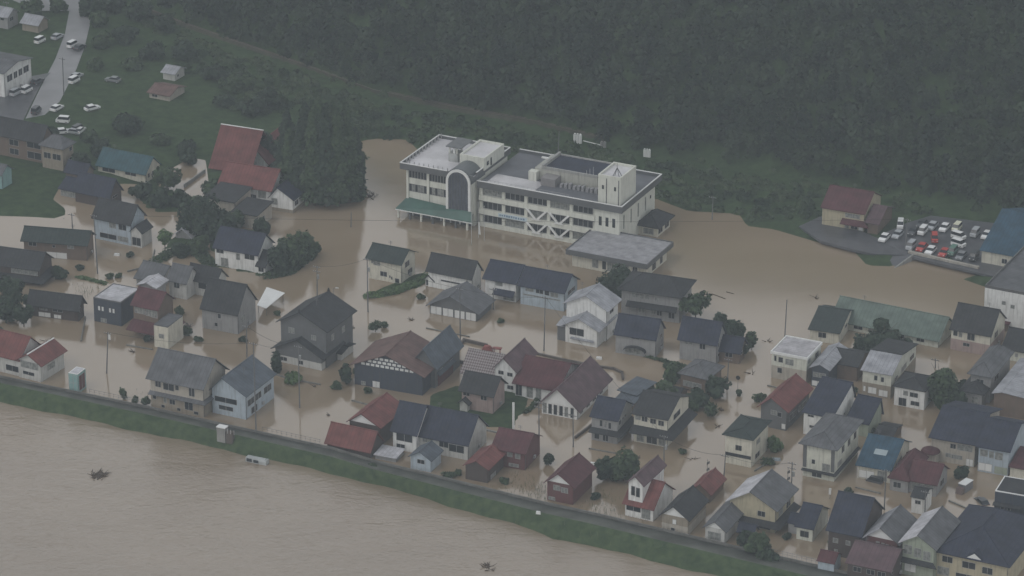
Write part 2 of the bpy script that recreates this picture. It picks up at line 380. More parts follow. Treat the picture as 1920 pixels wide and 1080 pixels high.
IORV = 1.95
def water_mat(name, c1, c2, rough, bumps, nscale):
    m = bpy.data.materials.new(name); m.use_nodes = True; n = m.node_tree; n.nodes.clear(); L = n.links.new
    o = n.nodes.new('ShaderNodeOutputMaterial'); b = n.nodes.new('ShaderNodeBsdfPrincipled'); L(b.outputs[0], o.inputs[0])
    b.inputs['Roughness'].default_value = rough; b.inputs['IOR'].default_value = IORV
    tc = n.nodes.new('ShaderNodeTexCoord'); nz = n.nodes.new('ShaderNodeTexNoise'); nz.inputs['Scale'].default_value = nscale; nz.inputs['Detail'].default_value = 6
    mpg = n.nodes.new('ShaderNodeMapping'); mpg.inputs['Rotation'].default_value = (0, 0, R(28)); mpg.inputs['Scale'].default_value = (.35, 1, 1)
    L(tc.outputs['Object'], mpg.inputs[0]); L(mpg.outputs[0], nz.inputs['Vector'])
    r = n.nodes.new('ShaderNodeMapRange'); r.inputs['From Min'].default_value = .35; r.inputs['From Max'].default_value = .65; L(nz.outputs[0], r.inputs['Value'])
    x = n.nodes.new('ShaderNodeMix'); x.data_type = 'RGBA'; x.inputs[6].default_value = (*c1, 1); x.inputs[7].default_value = (*c2, 1)
    L(r.outputs[0], x.inputs[0]); L(x.outputs[2], b.inputs['Base Color'])
    prev = None
    for sc, dist, strg, st in bumps:
        z = n.nodes.new('ShaderNodeTexNoise'); z.inputs['Scale'].default_value = sc; z.inputs['Detail'].default_value = 4; z.inputs['Distortion'].default_value = 1.2
        mg = n.nodes.new('ShaderNodeMapping'); mg.inputs['Rotation'].default_value = (0, 0, R(28)); mg.inputs['Scale'].default_value = (st, 1, 1)
        L(tc.outputs['Object'], mg.inputs[0]); L(mg.outputs[0], z.inputs['Vector'])
        bp = n.nodes.new('ShaderNodeBump'); bp.inputs['Strength'].default_value = strg; bp.inputs['Distance'].default_value = dist
        L(z.outputs[0], bp.inputs['Height'])
        if prev: L(prev.outputs[0], bp.inputs['Normal'])
        prev = bp
    if prev: L(prev.outputs[0], b.inputs['Normal'])
    return m
FW = water_mat('flood_water', (.240,.185,.125), (.290,.228,.160), .09, [(.9, .05, .3, 1)], .03)
RW = water_mat('river_water', (.215,.168,.118), (.255,.203,.146), .18, [(.13, .50, .7, .45), (1.1, .16, .8, .55)], .05)

# levee, interpolated along screen x and kept as world points
LV = dict(town=[(-400,640),(-100,686),(0,708),(280,766),(410,796),(620,842),(700,866),(1020,945),(1100,962),(1500,1056),(1900,1150),(2400,1270)],
          crest=[(-400,651),(-100,697),(0,718),(280,778),(410,808),(620,856),(700,880),(1020,962),(1100,980),(1500,1076),(1900,1171),(2400,1294)],
          river=[(-400,680),(-100,731),(0,753),(280,813),(410,841),(620,888),(700,907),(1020,1000),(1100,1022),(1500,1118),(1900,1216),(2400,1340)])
def lv(key, px, z):
    a = LV[key]; return P(px, np.interp(px, [q[0] for q in a], [q[1] for q in a]), z)
xs = list(range(-400, 2401, 20))
tw = [lv('town', x, .7) for x in xs]; cr = [lv('crest', x, .9) for x in xs]
rv = []
for x in xs:
    p = lv('river', x, -2.0); j = math.sin(x*.031)*.35+math.sin(x*.083+1)*.2+(1.3*math.exp(-((x-1035)/16)**2)); rv.append(p+Vector((-.3*j, -j, 0)))
def strip(name, rows, m):
    co = np.array([tuple(p) for row in rows for p in row]); n = len(rows[0]); k = len(rows)
    i = (np.arange(k-1)[:, None]*n+np.arange(n-1)).ravel()
    return np_mesh(name, co, np.stack([i, i+1, i+n+1, i+n], -1), m)
struct(strip('levee_path', [[p+Vector((0,0,-2.5)) for p in tw], tw, cr], mat('levee_asphalt', (.088,.094,.080), .7, .35, .25, .2)))
gm = mat('levee_turf', (.045,.075,.036), .95, .3, .6, .05, c2=(.070,.100,.048), bump=.8)
N_ = 8; rows = []
for k in range(N_+1):
    t = k/N_; rows.append([c.lerp(q, t)+Vector((0,0,.35*math.sin(math.pi*t)+.12*math.sin(i*1.7+k*2.1)*(0 < k < N_))) for i, (c, q) in enumerate(zip(cr, rv))])
rows.append([q+Vector((-2.5,-5,-1.6)) for q in rv])
struct(strip('levee_bank', rows, gm))
# low concrete parapet between the flood and the levee path
w_ = MB()
for a, b in zip(tw[:-1], tw[1:]):
    n_ = Vector((a.y-b.y, b.x-a.x, 0)).normalized()*.14
    w_.hexa([a-n_+Vector((0,0,-1)), b-n_+Vector((0,0,-1)), b+n_+Vector((0,0,-1)), a+n_+Vector((0,0,-1)), a-n_+Vector((0,0,.55)), b-n_+Vector((0,0,.55)), b+n_+Vector((0,0,.55)), a+n_+Vector((0,0,.55))])
tag(w_.build('levee_wall', mat('levee_concrete', (.13,.13,.12), .8, .3, .3, .2, stain=.4)), 'low grey concrete floodwall running along the top of the river levee', 'wall')
# water sheets
wm_ = MB()
pts = [(p+Vector((0,0,-.7))) for p in tw]
for a, b in zip(pts[:-1], pts[1:]):
    wm_.poly([(a.x, a.y+.05, 0), (b.x, b.y+.05, 0), (b.x, 1150+b.x*0, 0), (a.x, 1150, 0)])
struct(wm_.build('flood_water', FW))
rm = MB().poly([(-420, 380, -2), (420, 380, -2), (420, 760, -2), (-420, 760, -2)])
# the river sheet stops at the bank
rm = MB()
for a, b in zip(rv[:-1], rv[1:]):
    rm.poly([(a.x, 380, -2), (b.x, 380, -2), (b.x-.3, b.y+.8, -2), (a.x-.3, a.y+.8, -2)])
a, b = rv[0], rv[-1]
rm.poly([(-420, 380, -2), (a.x, 380, -2), (a.x-.3, a.y+.8, -2), (-420, a.y+60, -2)])
struct(rm.build('river_water', RW))

# paved areas: sheets above the ground
def sheet(name, pts, z, m, dz=.06):
    mb = MB(); n = len(pts); w = [P(x, y, z) for x, y in pts]
    mb.poly([tuple(p) for p in w]);
    for i in range(n):
        p, q = w[i], w[(i+1) % n]; mb.poly([tuple(p), tuple(q), (q.x, q.y, z-.6), (p.x, p.y, z-.6)])
    return struct(mb.build(name, m))
sheet('road', [(48,222),(78,160),(104,110),(122,62),(130,20),(70,20),(20,-2),(-60,-30),(-60,-60),(150,-60),(168,-20),(170,40),(158,90),(143,130),(131,152),(112,190),(84,215)], 1.06, WETROAD)
sheet('side_road', [(-60,215),(-60,150),(30,148),(95,136),(80,152),(58,196),(40,232)], 1.10, ASPH)
sheet('parking_lot', [(1655,455),(1662,435),(1700,418),(1745,404),(1880,420),(1960,440),(1930,535),(1838,512),(1712,482)], 1.12, ASPH)
sheet('forecourt', [(1498,424),(1546,402),(1640,444),(1662,452),(1700,478),(1640,476),(1600,468),(1540,452)], 1.08, ASPH)
q_ = [P(1618,499,-.35), P(1676,505,-.35), P(1712,480,1.15), P(1655,452,1.15)]
mb_ = MB().hexa([p+Vector((0,0,-1)) for p in q_]+q_)
struct(mb_.build('ramp', ASPH))
e_ = (q_[2]-q_[1]).normalized()*.0
kb = MB(); n_ = Vector((.15,-.1,0)); kb.hexa([q_[1]-n_+Vector((0,0,-1)), q_[1]+n_+Vector((0,0,-1)), q_[2]+n_+Vector((0,0,-1)), q_[2]-n_+Vector((0,0,-1)), q_[1]-n_+Vector((0,0,.3)), q_[1]+n_+Vector((0,0,.3)), q_[2]+n_+Vector((0,0,.5)), q_[2]-n_+Vector((0,0,.5))])
tag(kb.build('ramp_kerb', CONC), 'pale concrete kerb along the right edge of the ramp into the flood', 'kerb')
rt = MB()
pl = [P(x, y, 0) for x, y in ((1703,482),(1835,512))]
d_ = (pl[1]-pl[0]).normalized(); n_ = Vector((-d_.y, d_.x, 0))*.35
a, b = pl
rt.hexa([a-n_-Vector((0,0,1)), b-n_-Vector((0,0,1)), b+n_-Vector((0,0,1)), a+n_-Vector((0,0,1)), a-n_+Vector((0,0,1.7)), b-n_+Vector((0,0,1.7)), b+n_+Vector((0,0,1.7)), a+n_+Vector((0,0,1.7))])
tag(rt.build('retaining_wall', mat('old_concrete', (.36,.34,.30), .8, .2, .4, .2, stain=.4)), 'pale concrete retaining wall holding up the car park above the flood', 'wall')

# railway bed along the foot of the hill
bal = mat('ballast', (.050,.050,.034), .9, .3, .5, .1)
top_ = []; bot_ = []
for x, y in ((250,10),(330,42),(420,74),(560,122),(700,172),(860,206),(1000,230),(1130,262)):
    p = P(x, y, 1.0); top_.append(p)
rows = [[p+Vector((-o*.35, o, z)) for p in top_] for o, z in ((-2.6,-.6),(-1.5,.75),(1.5,.75),(2.6,-.6))]
struct(strip('railway_bed', rows, bal))
rl2 = MB()
for o in (-.55, .55):
    for a, b in zip(top_[:-1], top_[1:]): rl2.tube(a+Vector((-o*.35, o, .83)), b+Vector((-o*.35, o, .83)), .07, n=4)
tag(rl2.build('rails', mat('rail_steel', (.12,.09,.07), .5)), 'pair of rusty railway rails running along the foot of the wooded hill', 'rails')
# ---------------------------------------------------------------- the town (pixels of each near corner, eaves and ends)
NO = []
# -- far left
H('two-storey dark roofed house with cream upper bays on the dry ground left of the park', [
  V(-30,80,306,100,42,'gu','brown','dark',rise=3.2,z0=1,wf=[(.45,.6,.55,.8),(.45,.6,.15,.4),(.75,.98,.6,.88),(.75,.98,.12,.42)]),
  V(80,119,321,139,42,'hip','tan','grey',rise=2.4,z0=1,wf=[(.1,.42,.45,.7),(.52,.9,.45,.7)])], group='houses on the dry ground')
H('grey roofed shed with pale turquoise wall cut by the left edge beside the lawn', [V(-60,4,356,23,30,'gu','teal','grey',rise=1.5,z0=.8,wf=NO)], 'shed', 'shed', group='houses on the dry ground')
H('long grey roofed hall with white walls at the far left edge beside the road', [
  V(-90,9,183,60,46,'gu','white','grey',rise=1.2,z0=1,ws=[(.12,.3,.55,.8),(.36,.48,.55,.8),(.54,.66,.55,.8),(.72,.9,.55,.8)])], 'hall', 'hall', group='buildings by the far road')
H('small pale roofed building in the far top left corner by the utility pole', [V(-20,15,55,34,24,'gu','grey','pale',rise=1.5,z0=1)], group='buildings by the far road')
H('small greenish roofed cottage with brown walls at the far top left behind the hall', [V(42,72,62,90,16,'gu','tan','pale',rise=1.5,z0=1,wf=NO)], group='buildings by the far road')
H('low brown roofed shed on the grass at the back of the park', [V(280,318,190,346,11,'gu','beige','brown',rise=1.1,z0=1,wf=[(.15,.4,.3,.7)])], 'shed', 'shed', group='buildings by the far road')
H('small pale hut among trees at the top edge of the park', [V(306,328,152,346,14,'gu','pale','pale',rise=1.0,z0=1,wf=NO)], 'shed', 'shed', group='buildings by the far road')
H('low house with a bright blue roof and cream walls below the park', [V(184,273,341,300,17,'gu','cream','tealr',rise=3.0,z0=.6,wf=[(.1,.36,.3,.8),(.58,.8,.4,.75)])], group='houses on the dry ground')
H('dark navy roofed house with a white shuttered bay beside the lawn', [
  V(142,206,391,228,24,'gu','dbrown','navy',rise=3.4,wf=NO),V(114,141,372,170,15,'gu','grey','navy',rise=1.6,wf=[(.05,.95,.1,.9,dict(glass=GLASS2))]),
  V(124,160,344,176,18,'gu','brown','navy',rise=1.8,wf=NO)], group='houses at the left side')
H('white two-storey house with dark roof and lean-to wing standing in the flood at the left', [
  V(178,246,461,272,43,'gu','lblue','dark',rise=3.4,wf=[(.42,.6,.62,.86),(.68,.88,.62,.86),(.15,.6,.12,.32),(.64,.92,.12,.32)],ws=NO),
  V(247,266,465,285,29,'gv','pale','dark',rise=1.3,oh=.4,wf=[(.1,.9,.1,.6)],ws=NO)], group='houses at the left side')
H('long low brown outbuilding with dark green roof between the lawn and the flood', [
  V(46,163,489,176,33,'gu','brown','dgreen',rise=1.9,oh=.8,rf=.5,wf=[(.08,.2,.62,.82),(.46,.5,.62,.75),(.7,.8,.62,.8),(.08,.28,.02,.26,dict(glass=TRIM)),(.36,.68,.02,.34,dict(glass=TRIM))],ws=NO)], a=11, group='houses at the left side')
H('dark brown house with tiered grey roofs at the left edge among trees', [
  V(-40,74,534,98,30,'gu','dbrown','dark',rise=2.6,sk=(.45,1.8,'dark'),wf=[(.55,.98,.55,.9,dict(glass=GLASS2))])], a=18, group='houses at the left side')
H('low dark brown house with white shutters left of the black fronted shop', [
  V(57,147,603,158,27,'gu','dbrown','dark',rise=2.0,oh=.8,wf=[(.2,.36,.5,.85),(.48,.68,.5,.85),(.18,.42,.05,.33,dict(glass=TRIM)),(.5,.64,.05,.28,dict(glass=TRIM))])], a=17, group='houses at the left side')
H('black fronted shop with a flat white sheet roof left of the red skirted house', [
  V(177,228,612,265,45,'flat','navy','white',ph=.25,cap='dark_frame',wf=[(.17,.23,.5,.66,dict(glass=TRIM)),(.3,.36,.5,.66,dict(glass=TRIM)),(.57,.63,.5,.66,dict(glass=TRIM)),(.7,.76,.5,.66,dict(glass=TRIM)),(.25,.45,.03,.18)],ws=NO),
  V(262,292,575,312,36,'gv','grey','white',rise=.8,wf=NO,ws=NO)], 'shop', 'shop', a=25, group='houses at the left side')
H('maroon roofed house with a row of white framed windows and a red skirt roof', [
  V(252,298,634,326,56,'gu','brown','maroon',rise=2.6,sk=(.46,3.2,'maroon'),wf=[(.06,.26,.7,.95,dict(glass=GLASS2)),(.28,.48,.7,.95,dict(glass=GLASS2)),(.52,.72,.68,.93,dict(glass=GLASS2)),(.74,.97,.66,.92,dict(glass=GLASS2)),(.3,.8,.03,.25,dict(glass=GLASS2))],ws=NO)], group='houses at the left side')
H('small pale yellow flat roofed hut with grey side standing in the flood', [
  V(290,316,655,344,42,'flat','cream','grey',ph=.2,wf=[(.35,.7,.45,.62)],ws=NO)], 'hut', 'hut', a=24, group='houses at the left side')
H('pair of joined grey roofed cottages with pale walls behind the maroon roofed house', [
  V(318,350,562,372,34,'gu','pale','grey',rise=2.6,wf=[(.3,.6,.55,.85)],ws=NO),V(352,405,560,425,30,'gu','pale','dark',rise=2.4,wf=[(.4,.95,.45,.85)],ws=NO),
  V(256,300,540,334,12,'gu','grey','grey',rise=2.4,wf=NO,ws=NO)], group='houses at the left side')
H('tall plain grey house with a broad dark gable roof beside the white carport', [
  V(380,446,627,480,40,'gu','grey','dark',rise=5.2,oh=.5,wf=[(.45,.53,.6,.8),(.35,.43,.2,.36)],ws=[(.2,.4,.4,.7)])], a=24, group='houses at the left side')
H('white walled house with black roof and black lean-to porch beside the garden trees', [
  V(404,484,512,512,37,'gu','white','navy',rise=3.4,wf=[(.04,.2,.68,.85),(.5,.58,.5,.8),(.7,.92,.62,.88),(.14,.3,.05,.45,dict(glass=GLASS2))],ws=[(.3,.6,.6,.8)]),
  V(484,497,516,520,18,'gu','white','dark',rise=2.4,wf=[(.1,.8,.3,.7)],ws=NO)], a=24, group='houses at the left side')
H('flat dark roofed building with a tall beige end wall below the red temple roof', [
  V(386,440,412,471,33,'gu','beige','dark',rise=.6,rf=1,wf=[(.3,.8,.1,.4)],ws=NO),
  V(438,482,430,510,26,'gu','beige','dark',rise=.6,rf=1,wf=NO,ws=[(.4,.5,.4,.6)])], a=24, group='buildings by the temple')
H('white cottage with navy gable roof at the water edge below the dark cedars', [
  V(508,549,400,588,27,'gv','white','navy',rise=2.4,rf=.35,low=('tan',.22),wf=[(.05,.3,.45,.85)],ws=[(.1,.25,.4,.7),(.5,.7,.4,.7)])], a=22, group='buildings by the temple')
# temple
rt, ex = H('large temple with sweeping red metal roofs and white ridge tiles among trees', [
  V(406,466,326,506,18,'gu','white','brick',rf=.5,rise=7.0,oh=1.8,z0=.5,cap='white_trim',wf=NO,ws=NO),
  V(417,508,388,536,36,'gu','white','brick',rise=3.2,oh=1.0,z0=.3,wf=[(.03,.12,.62,.9),(.16,.26,.62,.9),(.3,.46,.58,.88),(.55,.7,.2,.5),(.75,.9,.4,.75)],ws=NO),
  V(460,500,318,540,18,'gv','white','brick',rise=3.2,oh=1.0,z0=.3,trim=1,wf=NO,ws=NO)], 'temple', 'temple', a=22, group='buildings by the temple')
H('small white peaked tent roof shed beside the young tree in the left yard', [V(330,356,450,366,9,'gv','grey','white',rise=1.6,oh=.9,wf=NO,ws=NO)], 'shed', 'shed', a=20, group='houses at the left side')
# -- levee row, left
H('red roofed house with white ridge at the left edge beside the levee', [
  V(-90,38,706,78,34,'gu','pale','brick',rise=3.6,wf=[(.8,.98,.2,.5)],ws=NO),
  V(36,77,717,121,34,'gv','pale','brick',rise=1.8,oh=.7,cap='white_trim',wf=[(.12,.9,.62,.98,dict(glass=GLASS2)),(.2,.7,.25,.42)],ws=[(.3,.6,.4,.7)])], a=29, group='houses along the levee')
H('tall narrow turquoise cabin standing in the flood by the levee wall', [V(130,147,738,162,36,'flat','teal','white',ph=.12,wf=[(.1,.9,.55,.9,dict(glass=WALL['teal'])),(.1,.9,.08,.48,dict(glass=WALL['teal']))],ws=[(.15,.85,.1,.85,dict(glass=WALL['maroon']))])], 'cabin', 'cabin', a=24, group='houses along the levee')
H('large two-storey house with broad grey hipped roof and yellowish lower walls by the levee', [
  V(284,382,783,424,60,'gu','beige','grey',rise=4.2,oh=.9,low=('tan',.46),sk=(.5,1.0,'grey'),
    wf=[(.1,.2,.68,.88),(.25,.45,.64,.84),(.48,.54,.7,.84),(.74,.84,.6,.88),(.04,.1,.28,.42),(.25,.3,.22,.4),(.36,.46,.22,.36),(.65,.8,.15,.4),(.2,.26,.06,.14),(.5,.56,.06,.14),(.82,.9,.06,.14)])], a=25, group='houses along the levee')
H('white two-storey house with blue grey gable roof beside the large hipped house', [
  V(399,461,787,514,46,'gv','lblue','blueg',rise=3.0,oh=.6,rf=.34,wf=[(.08,.74,.52,.72),(.2,.62,.22,.38)],ws=[(.08,.3,.45,.7),(.35,.55,.45,.7),(.65,.9,.45,.7),(.2,.4,.05,.3)])], a=26, group='houses along the levee')
# -- centre left
rt4, ex4 = H('big dark farmhouse with twin finial ridges and tiered gables in the centre left', [
  V(528,612,690,662,72,'gv','dgrey','dark',rise=3.0,oh=.9,rf=.45,wf=[(.18,.3,.72,.86,dict(glass=GLASS2)),(.68,.78,.66,.78,dict(glass=GLASS2))],ws=[(.2,.3,.6,.75,dict(glass=GLASS2)),(.6,.7,.6,.75,dict(glass=GLASS2))]),
  V(517,603,695,640,26,'gv','dgrey','dark',rise=3.0,oh=.9,rf=.5,low=('pale',.5),wf=[(.1,.25,.15,.4),(.5,.6,.15,.4)],ws=NO),
  V(614,640,676,662,14,'gu','pale','dark',rise=.5,wf=NO,ws=NO)], a=27, group='houses in the centre')
rt, ex = H('broad warehouse with brown gable roof, white brick patterned gable and black front', [
  V(665,792,742,834,39,'gv','navy','brown',rise=3.5,oh=.9,rf=.48,wf=[(.27,.37,.02,.3,dict(glass=TRIM)),(.1,.16,.04,.2)],ws=NO)], 'warehouse', 'warehouse', a=22, group='houses in the centre')
H('blue grey gable roofed storehouse with patched roof behind the patterned warehouse', [
  V(776,816,728,862,44,'gv','dgrey','blueg',rise=3.4,oh=.8,wf=NO,ws=[(.2,.3,.2,.6),(.6,.7,.2,.6)]),
  V(800,822,724,850,24,'gv','maroon','blueg',rise=1.2,wf=NO,ws=NO)], 'storehouse', 'storehouse', a=24, group='houses in the centre')
H('cream two-storey house with dark green roof alone in the flood by the hedge', [
  V(692,752,533,778,41,'gu','cream','dgreen',rise=2.0,oh=.8,rf=.45,wf=[(.08,.14,.72,.86),(.15,.35,.66,.86),(.36,.56,.22,.42),(.82,.94,.04,.22),(.64,.67,.2,.3),(.7,.73,.14,.26)],ws=[(.3,.6,.6,.84),(.5,.8,.2,.4)])], a=26, group='houses behind the centre')
H('low white house with dark roof right of the hedge', [
  V(803,884,553,902,34,'gu','white','dark',rise=2.9,wf=[(.3,.75,.45,.52,dict(glass=GLASS))],ws=NO),
  V(798,812,538,822,14,'gv','white','dark',rise=.8,wf=[(.1,.8,.1,.8)],ws=NO)], a=26, group='houses behind the centre')
H('grey gabled garage with four white shutters standing in the flood', [
  V(806,894,603,922,17,'gv','dgrey','grey',rise=3.0,oh=.8,rf=.45,wf=[(.02,.25,.02,.85,dict(glass=TRIM,frame=DFRAME)),(.28,.5,.02,.85,dict(glass=TRIM,frame=DFRAME)),(.53,.74,.02,.85,dict(glass=TRIM,frame=DFRAME)),(.77,.98,.02,.85,dict(glass=TRIM,frame=DFRAME))],ws=NO)], 'garage', 'garage', a=24, group='houses behind the centre')
H('long black roofed row building with white walls split by a dark gap', [
  V(976,1057,584,1082,38,'gu','lblue','navy',rise=2.6,oh=.7,wf=[(.12,.3,.7,.9),(.36,.52,.68,.88),(.56,.66,.66,.86),(.7,.86,.62,.82),(.06,.92,.48,.53)],ws=[(.3,.8,.6,.78)]),
  V(910,967,567,994,38,'gu','white','navy',rise=2.6,oh=.7,sk=(.5,1.8,'navy',.35,.98,'nos'),wf=[(.34,.56,.68,.92,dict(glass=GLASS2)),(.6,.8,.05,.35,dict(glass=GLASS2)),(.82,.95,.05,.35,dict(glass=GLASS2))],ws=NO)], 'row_building', 'building', a=24, group='houses behind the centre')
H('white house with two tiers of pale grey gable roofs right of the centre', [
  V(1062,1136,640,1158,60,'gv','white','pale',rise=2.6,oh=.8,rf=.5,trim=0,wf=NO,ws=[(.3,.6,.75,.88)]),
  V(1060,1119,652,1150,34,'gv','white','pale',rise=2.0,oh=.9,rf=.45,sk=(.32,.5,'pale',.2,.9,'nos'),wf=[(.14,.58,.48,.85)],ws=NO),
  V(1045,1062,640,1075,27,'gu','dgrey','pale',rise=.6,rf=1,oh=.3,wf=NO,ws=NO)], a=25, group='houses behind the centre')
H('grey two-storey house with dark hipped roof beside the flat school annex', [
  V(1165,1273,606,1296,50,'hip','grey','dark',rise=2.6,oh=.9,sk=(.56,1.6,'dark',.12,.97,'nos'),wf=[(.18,.3,.74,.9,dict(glass=GLASS2)),(.32,.48,.72,.9,dict(glass=GLASS2)),(.58,.64,.68,.84),(.3,.4,.2,.42,dict(glass=GLASS2)),(.52,.6,.2,.4),(.62,.7,.18,.38),(.82,.92,.14,.34)])], a=20, group='houses behind the centre')
rt7, ex7 = H('blue black roofed house with arched entrance left of the empty water gap', [
  V(1154,1228,672,1244,38,'gu','grey','navy',rise=3.2,oh=.5,wf=[(.4,.6,.82,.97),(.25,.65,.08,.42,dict(glass=GLASS2))])], a=20, group='houses behind the centre')
H('grey house with plain black roof between the water gap and the dark trees', [
  V(1274,1342,684,1358,42,'gu','grey','navy',rise=3.6,oh=.6,wf=[(.12,.35,.72,.92,dict(glass=GLASS2)),(.55,.7,.6,.86)])], a=22, group='houses behind the centre')
H('small navy roofed house under the dark trees at the open water', [V(1348,1386,683,1398,24,'gu','brown','navy',rise=2.2)], a=20, group='houses behind the centre')
H('worn grey hipped cottage tangled in trees below the plain black roofed house', [V(1276,1324,742,1352,32,'hip','brown','grey',rise=2.0,wf=[(.1,.8,.3,.6)],ws=NO)], a=30, group='houses behind the centre')
H('plain steel blue roofed shed on the water right of the purple roofed compound', [
  V(1163,1193,758,1226,18,'gu','brown','blueg',rise=.3,rf=1,oh=.7,wf=NO,ws=NO)], 'shed', 'shed', a=36, group='houses in the centre')
H('low steel grey lean-to roof in front of the plain steel blue shed', [V(1150,1182,774,1204,12,'gu','brown','blueg',rise=.6,rf=1,oh=.5,wf=NO,ws=NO)], 'shed', 'shed', a=28, group='houses in the centre')
# -- central compound
H('purple roofed compound with a lattice tiled wing and a wide white gabled hall', [
  V(1016,1082,787,1140,22,'gv','white','purple',rise=3.8,oh=.9,rf=.46,trim=1,
    wf=[(.04,.13,.1,.9),(.19,.28,.1,.9),(.34,.43,.1,.9),(.5,.59,.1,.9),(.65,.74,.1,.9),(.82,.9,.1,.9)],ws=[(.1,.18,.2,.8),(.3,.4,.2,.8),(.5,.6,.2,.8),(.72,.82,.2,.8)]),
  V(966,1044,757,1090,27,'gu','white','maroon',rise=3.3,oh=.7,wf=[(.02,.16,.1,.8),(.28,.42,.1,.8),(.5,.62,.1,.8)],ws=NO),
  V(928,966,738,1003,44,'gv','white','purple',rise=2.4,oh=.6,rf=.45,wf=[(.18,.42,.72,.86),(.62,.86,.7,.84),(.62,.9,.15,.3)],ws=NO)], 'compound', 'house', a=24, group='houses in the centre')
H('house with a grey lattice tiled roof and dark front gate annex on the green lawn', [
  V(868,928,728,958,22,'gu','pale','lattice',rise=3.4,oh=.7,z0=.2,wf=NO,ws=NO)], a=24, group='houses in the centre')
H('dark roofed house with a blank pinkish front wall on the green lawn', [
  V(866,924,776,946,38,'gu','pink','dark',rise=2.6,oh=.8,z0=.2,wf=[(.05,.25,.66,.9),(.62,.8,.6,.8)],ws=NO),
  V(862,876,772,888,16,'gv','pale','dark',rise=.7,z0=.2,wf=NO,ws=NO)], a=24, group='houses in the centre')
# -- levee row, centre
H('two-tier house with brick red gable roofs at the levee left of the long navy roof', [
  V(614,694,860,716,17,'gu','dbrown','brick',rise=3.0,oh=.6,wf=NO,ws=NO),
  V(656,712,838,757,38,'gv','dbrown','brick',rise=2.2,oh=.6,rf=.42,trim=1,wf=[(.1,.4,.45,.65),(.5,.95,.32,.58,dict(glass=TRIM))],ws=NO)], a=26, group='houses along the levee')
H('flat pale carport roof beside the red two-tier house', [V(704,742,867,757,8,'gu','grey','white',rise=.15,rf=1,oh=.4,wf=NO,ws=NO)], 'carport', 'carport', a=22, group='houses along the levee')
H('long navy roofed row house with white framed bay windows behind the little blue shed', [
  V(786,877,863,912,32,'gu','pale','navy',rise=4.4,oh=.6,wf=[(.08,.28,.6,.92,dict(glass=GLASS2)),(.42,.6,.5,.86),(.62,.92,.35,.75),(.1,.4,.1,.4)],ws=NO),
  V(737,781,850,815,38,'gu','white','navy',rise=4.4,oh=.6,wf=[(.16,.82,.48,.86),(.16,.5,.05,.3)],ws=NO)], 'row_house', 'house', a=24, group='houses along the levee')
H('little pale blue shed with a grey gable roof at the levee', [V(770,807,886,827,24,'gv','lblue','blueg',rise=1.4,oh=.5,rf=.5,wf=[(.35,.7,.55,.85)],ws=NO)], 'shed', 'shed', a=25, group='houses along the levee')
H('small brick red gabled shed with dark walls right of the little pale blue shed', [V(873,914,906,944,27,'gv','dbrown','brick',rise=1.3,oh=.5,wf=NO,ws=[(.2,.5,.05,.3)])], 'shed', 'shed', a=24, group='houses along the levee')
H('wine red roofed house with white lattice windows behind the small red shed', [V(925,984,882,1012,34,'gu','maroon','maroon',rise=2.4,oh=.6,wf=[(.45,.6,.62,.9,dict(glass=GLASS2)),(.7,.85,.58,.86,dict(glass=GLASS2)),(.5,.8,.1,.26,dict(glass=GLASS2))],ws=NO)], a=22, group='houses along the levee')
H('dark red house with a white gable triangle nearest the notch in the levee', [V(1026,1074,947,1110,36,'gv','maroon','maroon',rise=2.2,oh=.7,rf=.45,trim=1,wf=[(.25,.5,.6,.85,dict(glass=GLASS2)),(.55,.8,.55,.8,dict(glass=GLASS2)),(.06,.3,.05,.2,dict(glass=GLASS2))],ws=NO)], a=25, group='houses along the levee')
H('house with a brick red roof and a purple dormer gable with white window', [
  V(1172,1224,978,1261,26,'gu','white','brick',rise=3.6,oh=.6,wf=[(.05,.55,.45,.9),(.6,.9,.1,.8,dict(glass=GLASS2))],ws=NO),
  V(1178,1204,972,1244,64,'gv','white','purple',rise=1.4,oh=.5,wf=[(.2,.45,.62,.88),(.55,.8,.6,.86)],ws=NO)], a=27, group='houses along the levee')
H('beige house with dark grey gable roof and white eave boards at the levee', [V(1241,1289,1005,1323,32,'gv','tan','dark',rise=2.2,oh=.6,rf=.45,trim=1,low=('beige',.5),wf=[(.42,.55,.55,.8,dict(glass=TRIM)),(.36,.5,.1,.3)],ws=NO)], a=25, group='houses along the levee')
H('small red gable roof behind the beige levee house', [V(1296,1330,944,1356,20,'gv','brown','brick',rise=1.6,oh=.6,wf=NO,ws=NO)], a=25, group='houses along the levee')
H('yellow walled house with a grey gable roof, painted white sky sheen and dark balcony skirt', [V(1368,1452,1000,1488,46,'gv','yellow','grey',rc2='white',rise=2.8,oh=.8,rf=.46,sk=(.42,1.6,'dark'),wf=[(.62,.78,.58,.78),(.6,.9,.1,.3)],ws=[(.2,.4,.5,.75),(.6,.8,.5,.75)])], a=26, group='houses along the levee')
H('low grey roofed cottage in front of the yellow walled house', [
  V(1322,1358,1021,1405,27,'gv','pale','grey',rise=1.5,oh=.6,trim=1,wf=[(.15,.8,.2,.7,dict(glass=GLASS2))],ws=NO),V(1384,1412,1018,1420,18,'gu','tan','navy',rise=1.2,oh=.4,wf=NO,ws=NO)], a=25, group='houses along the levee')
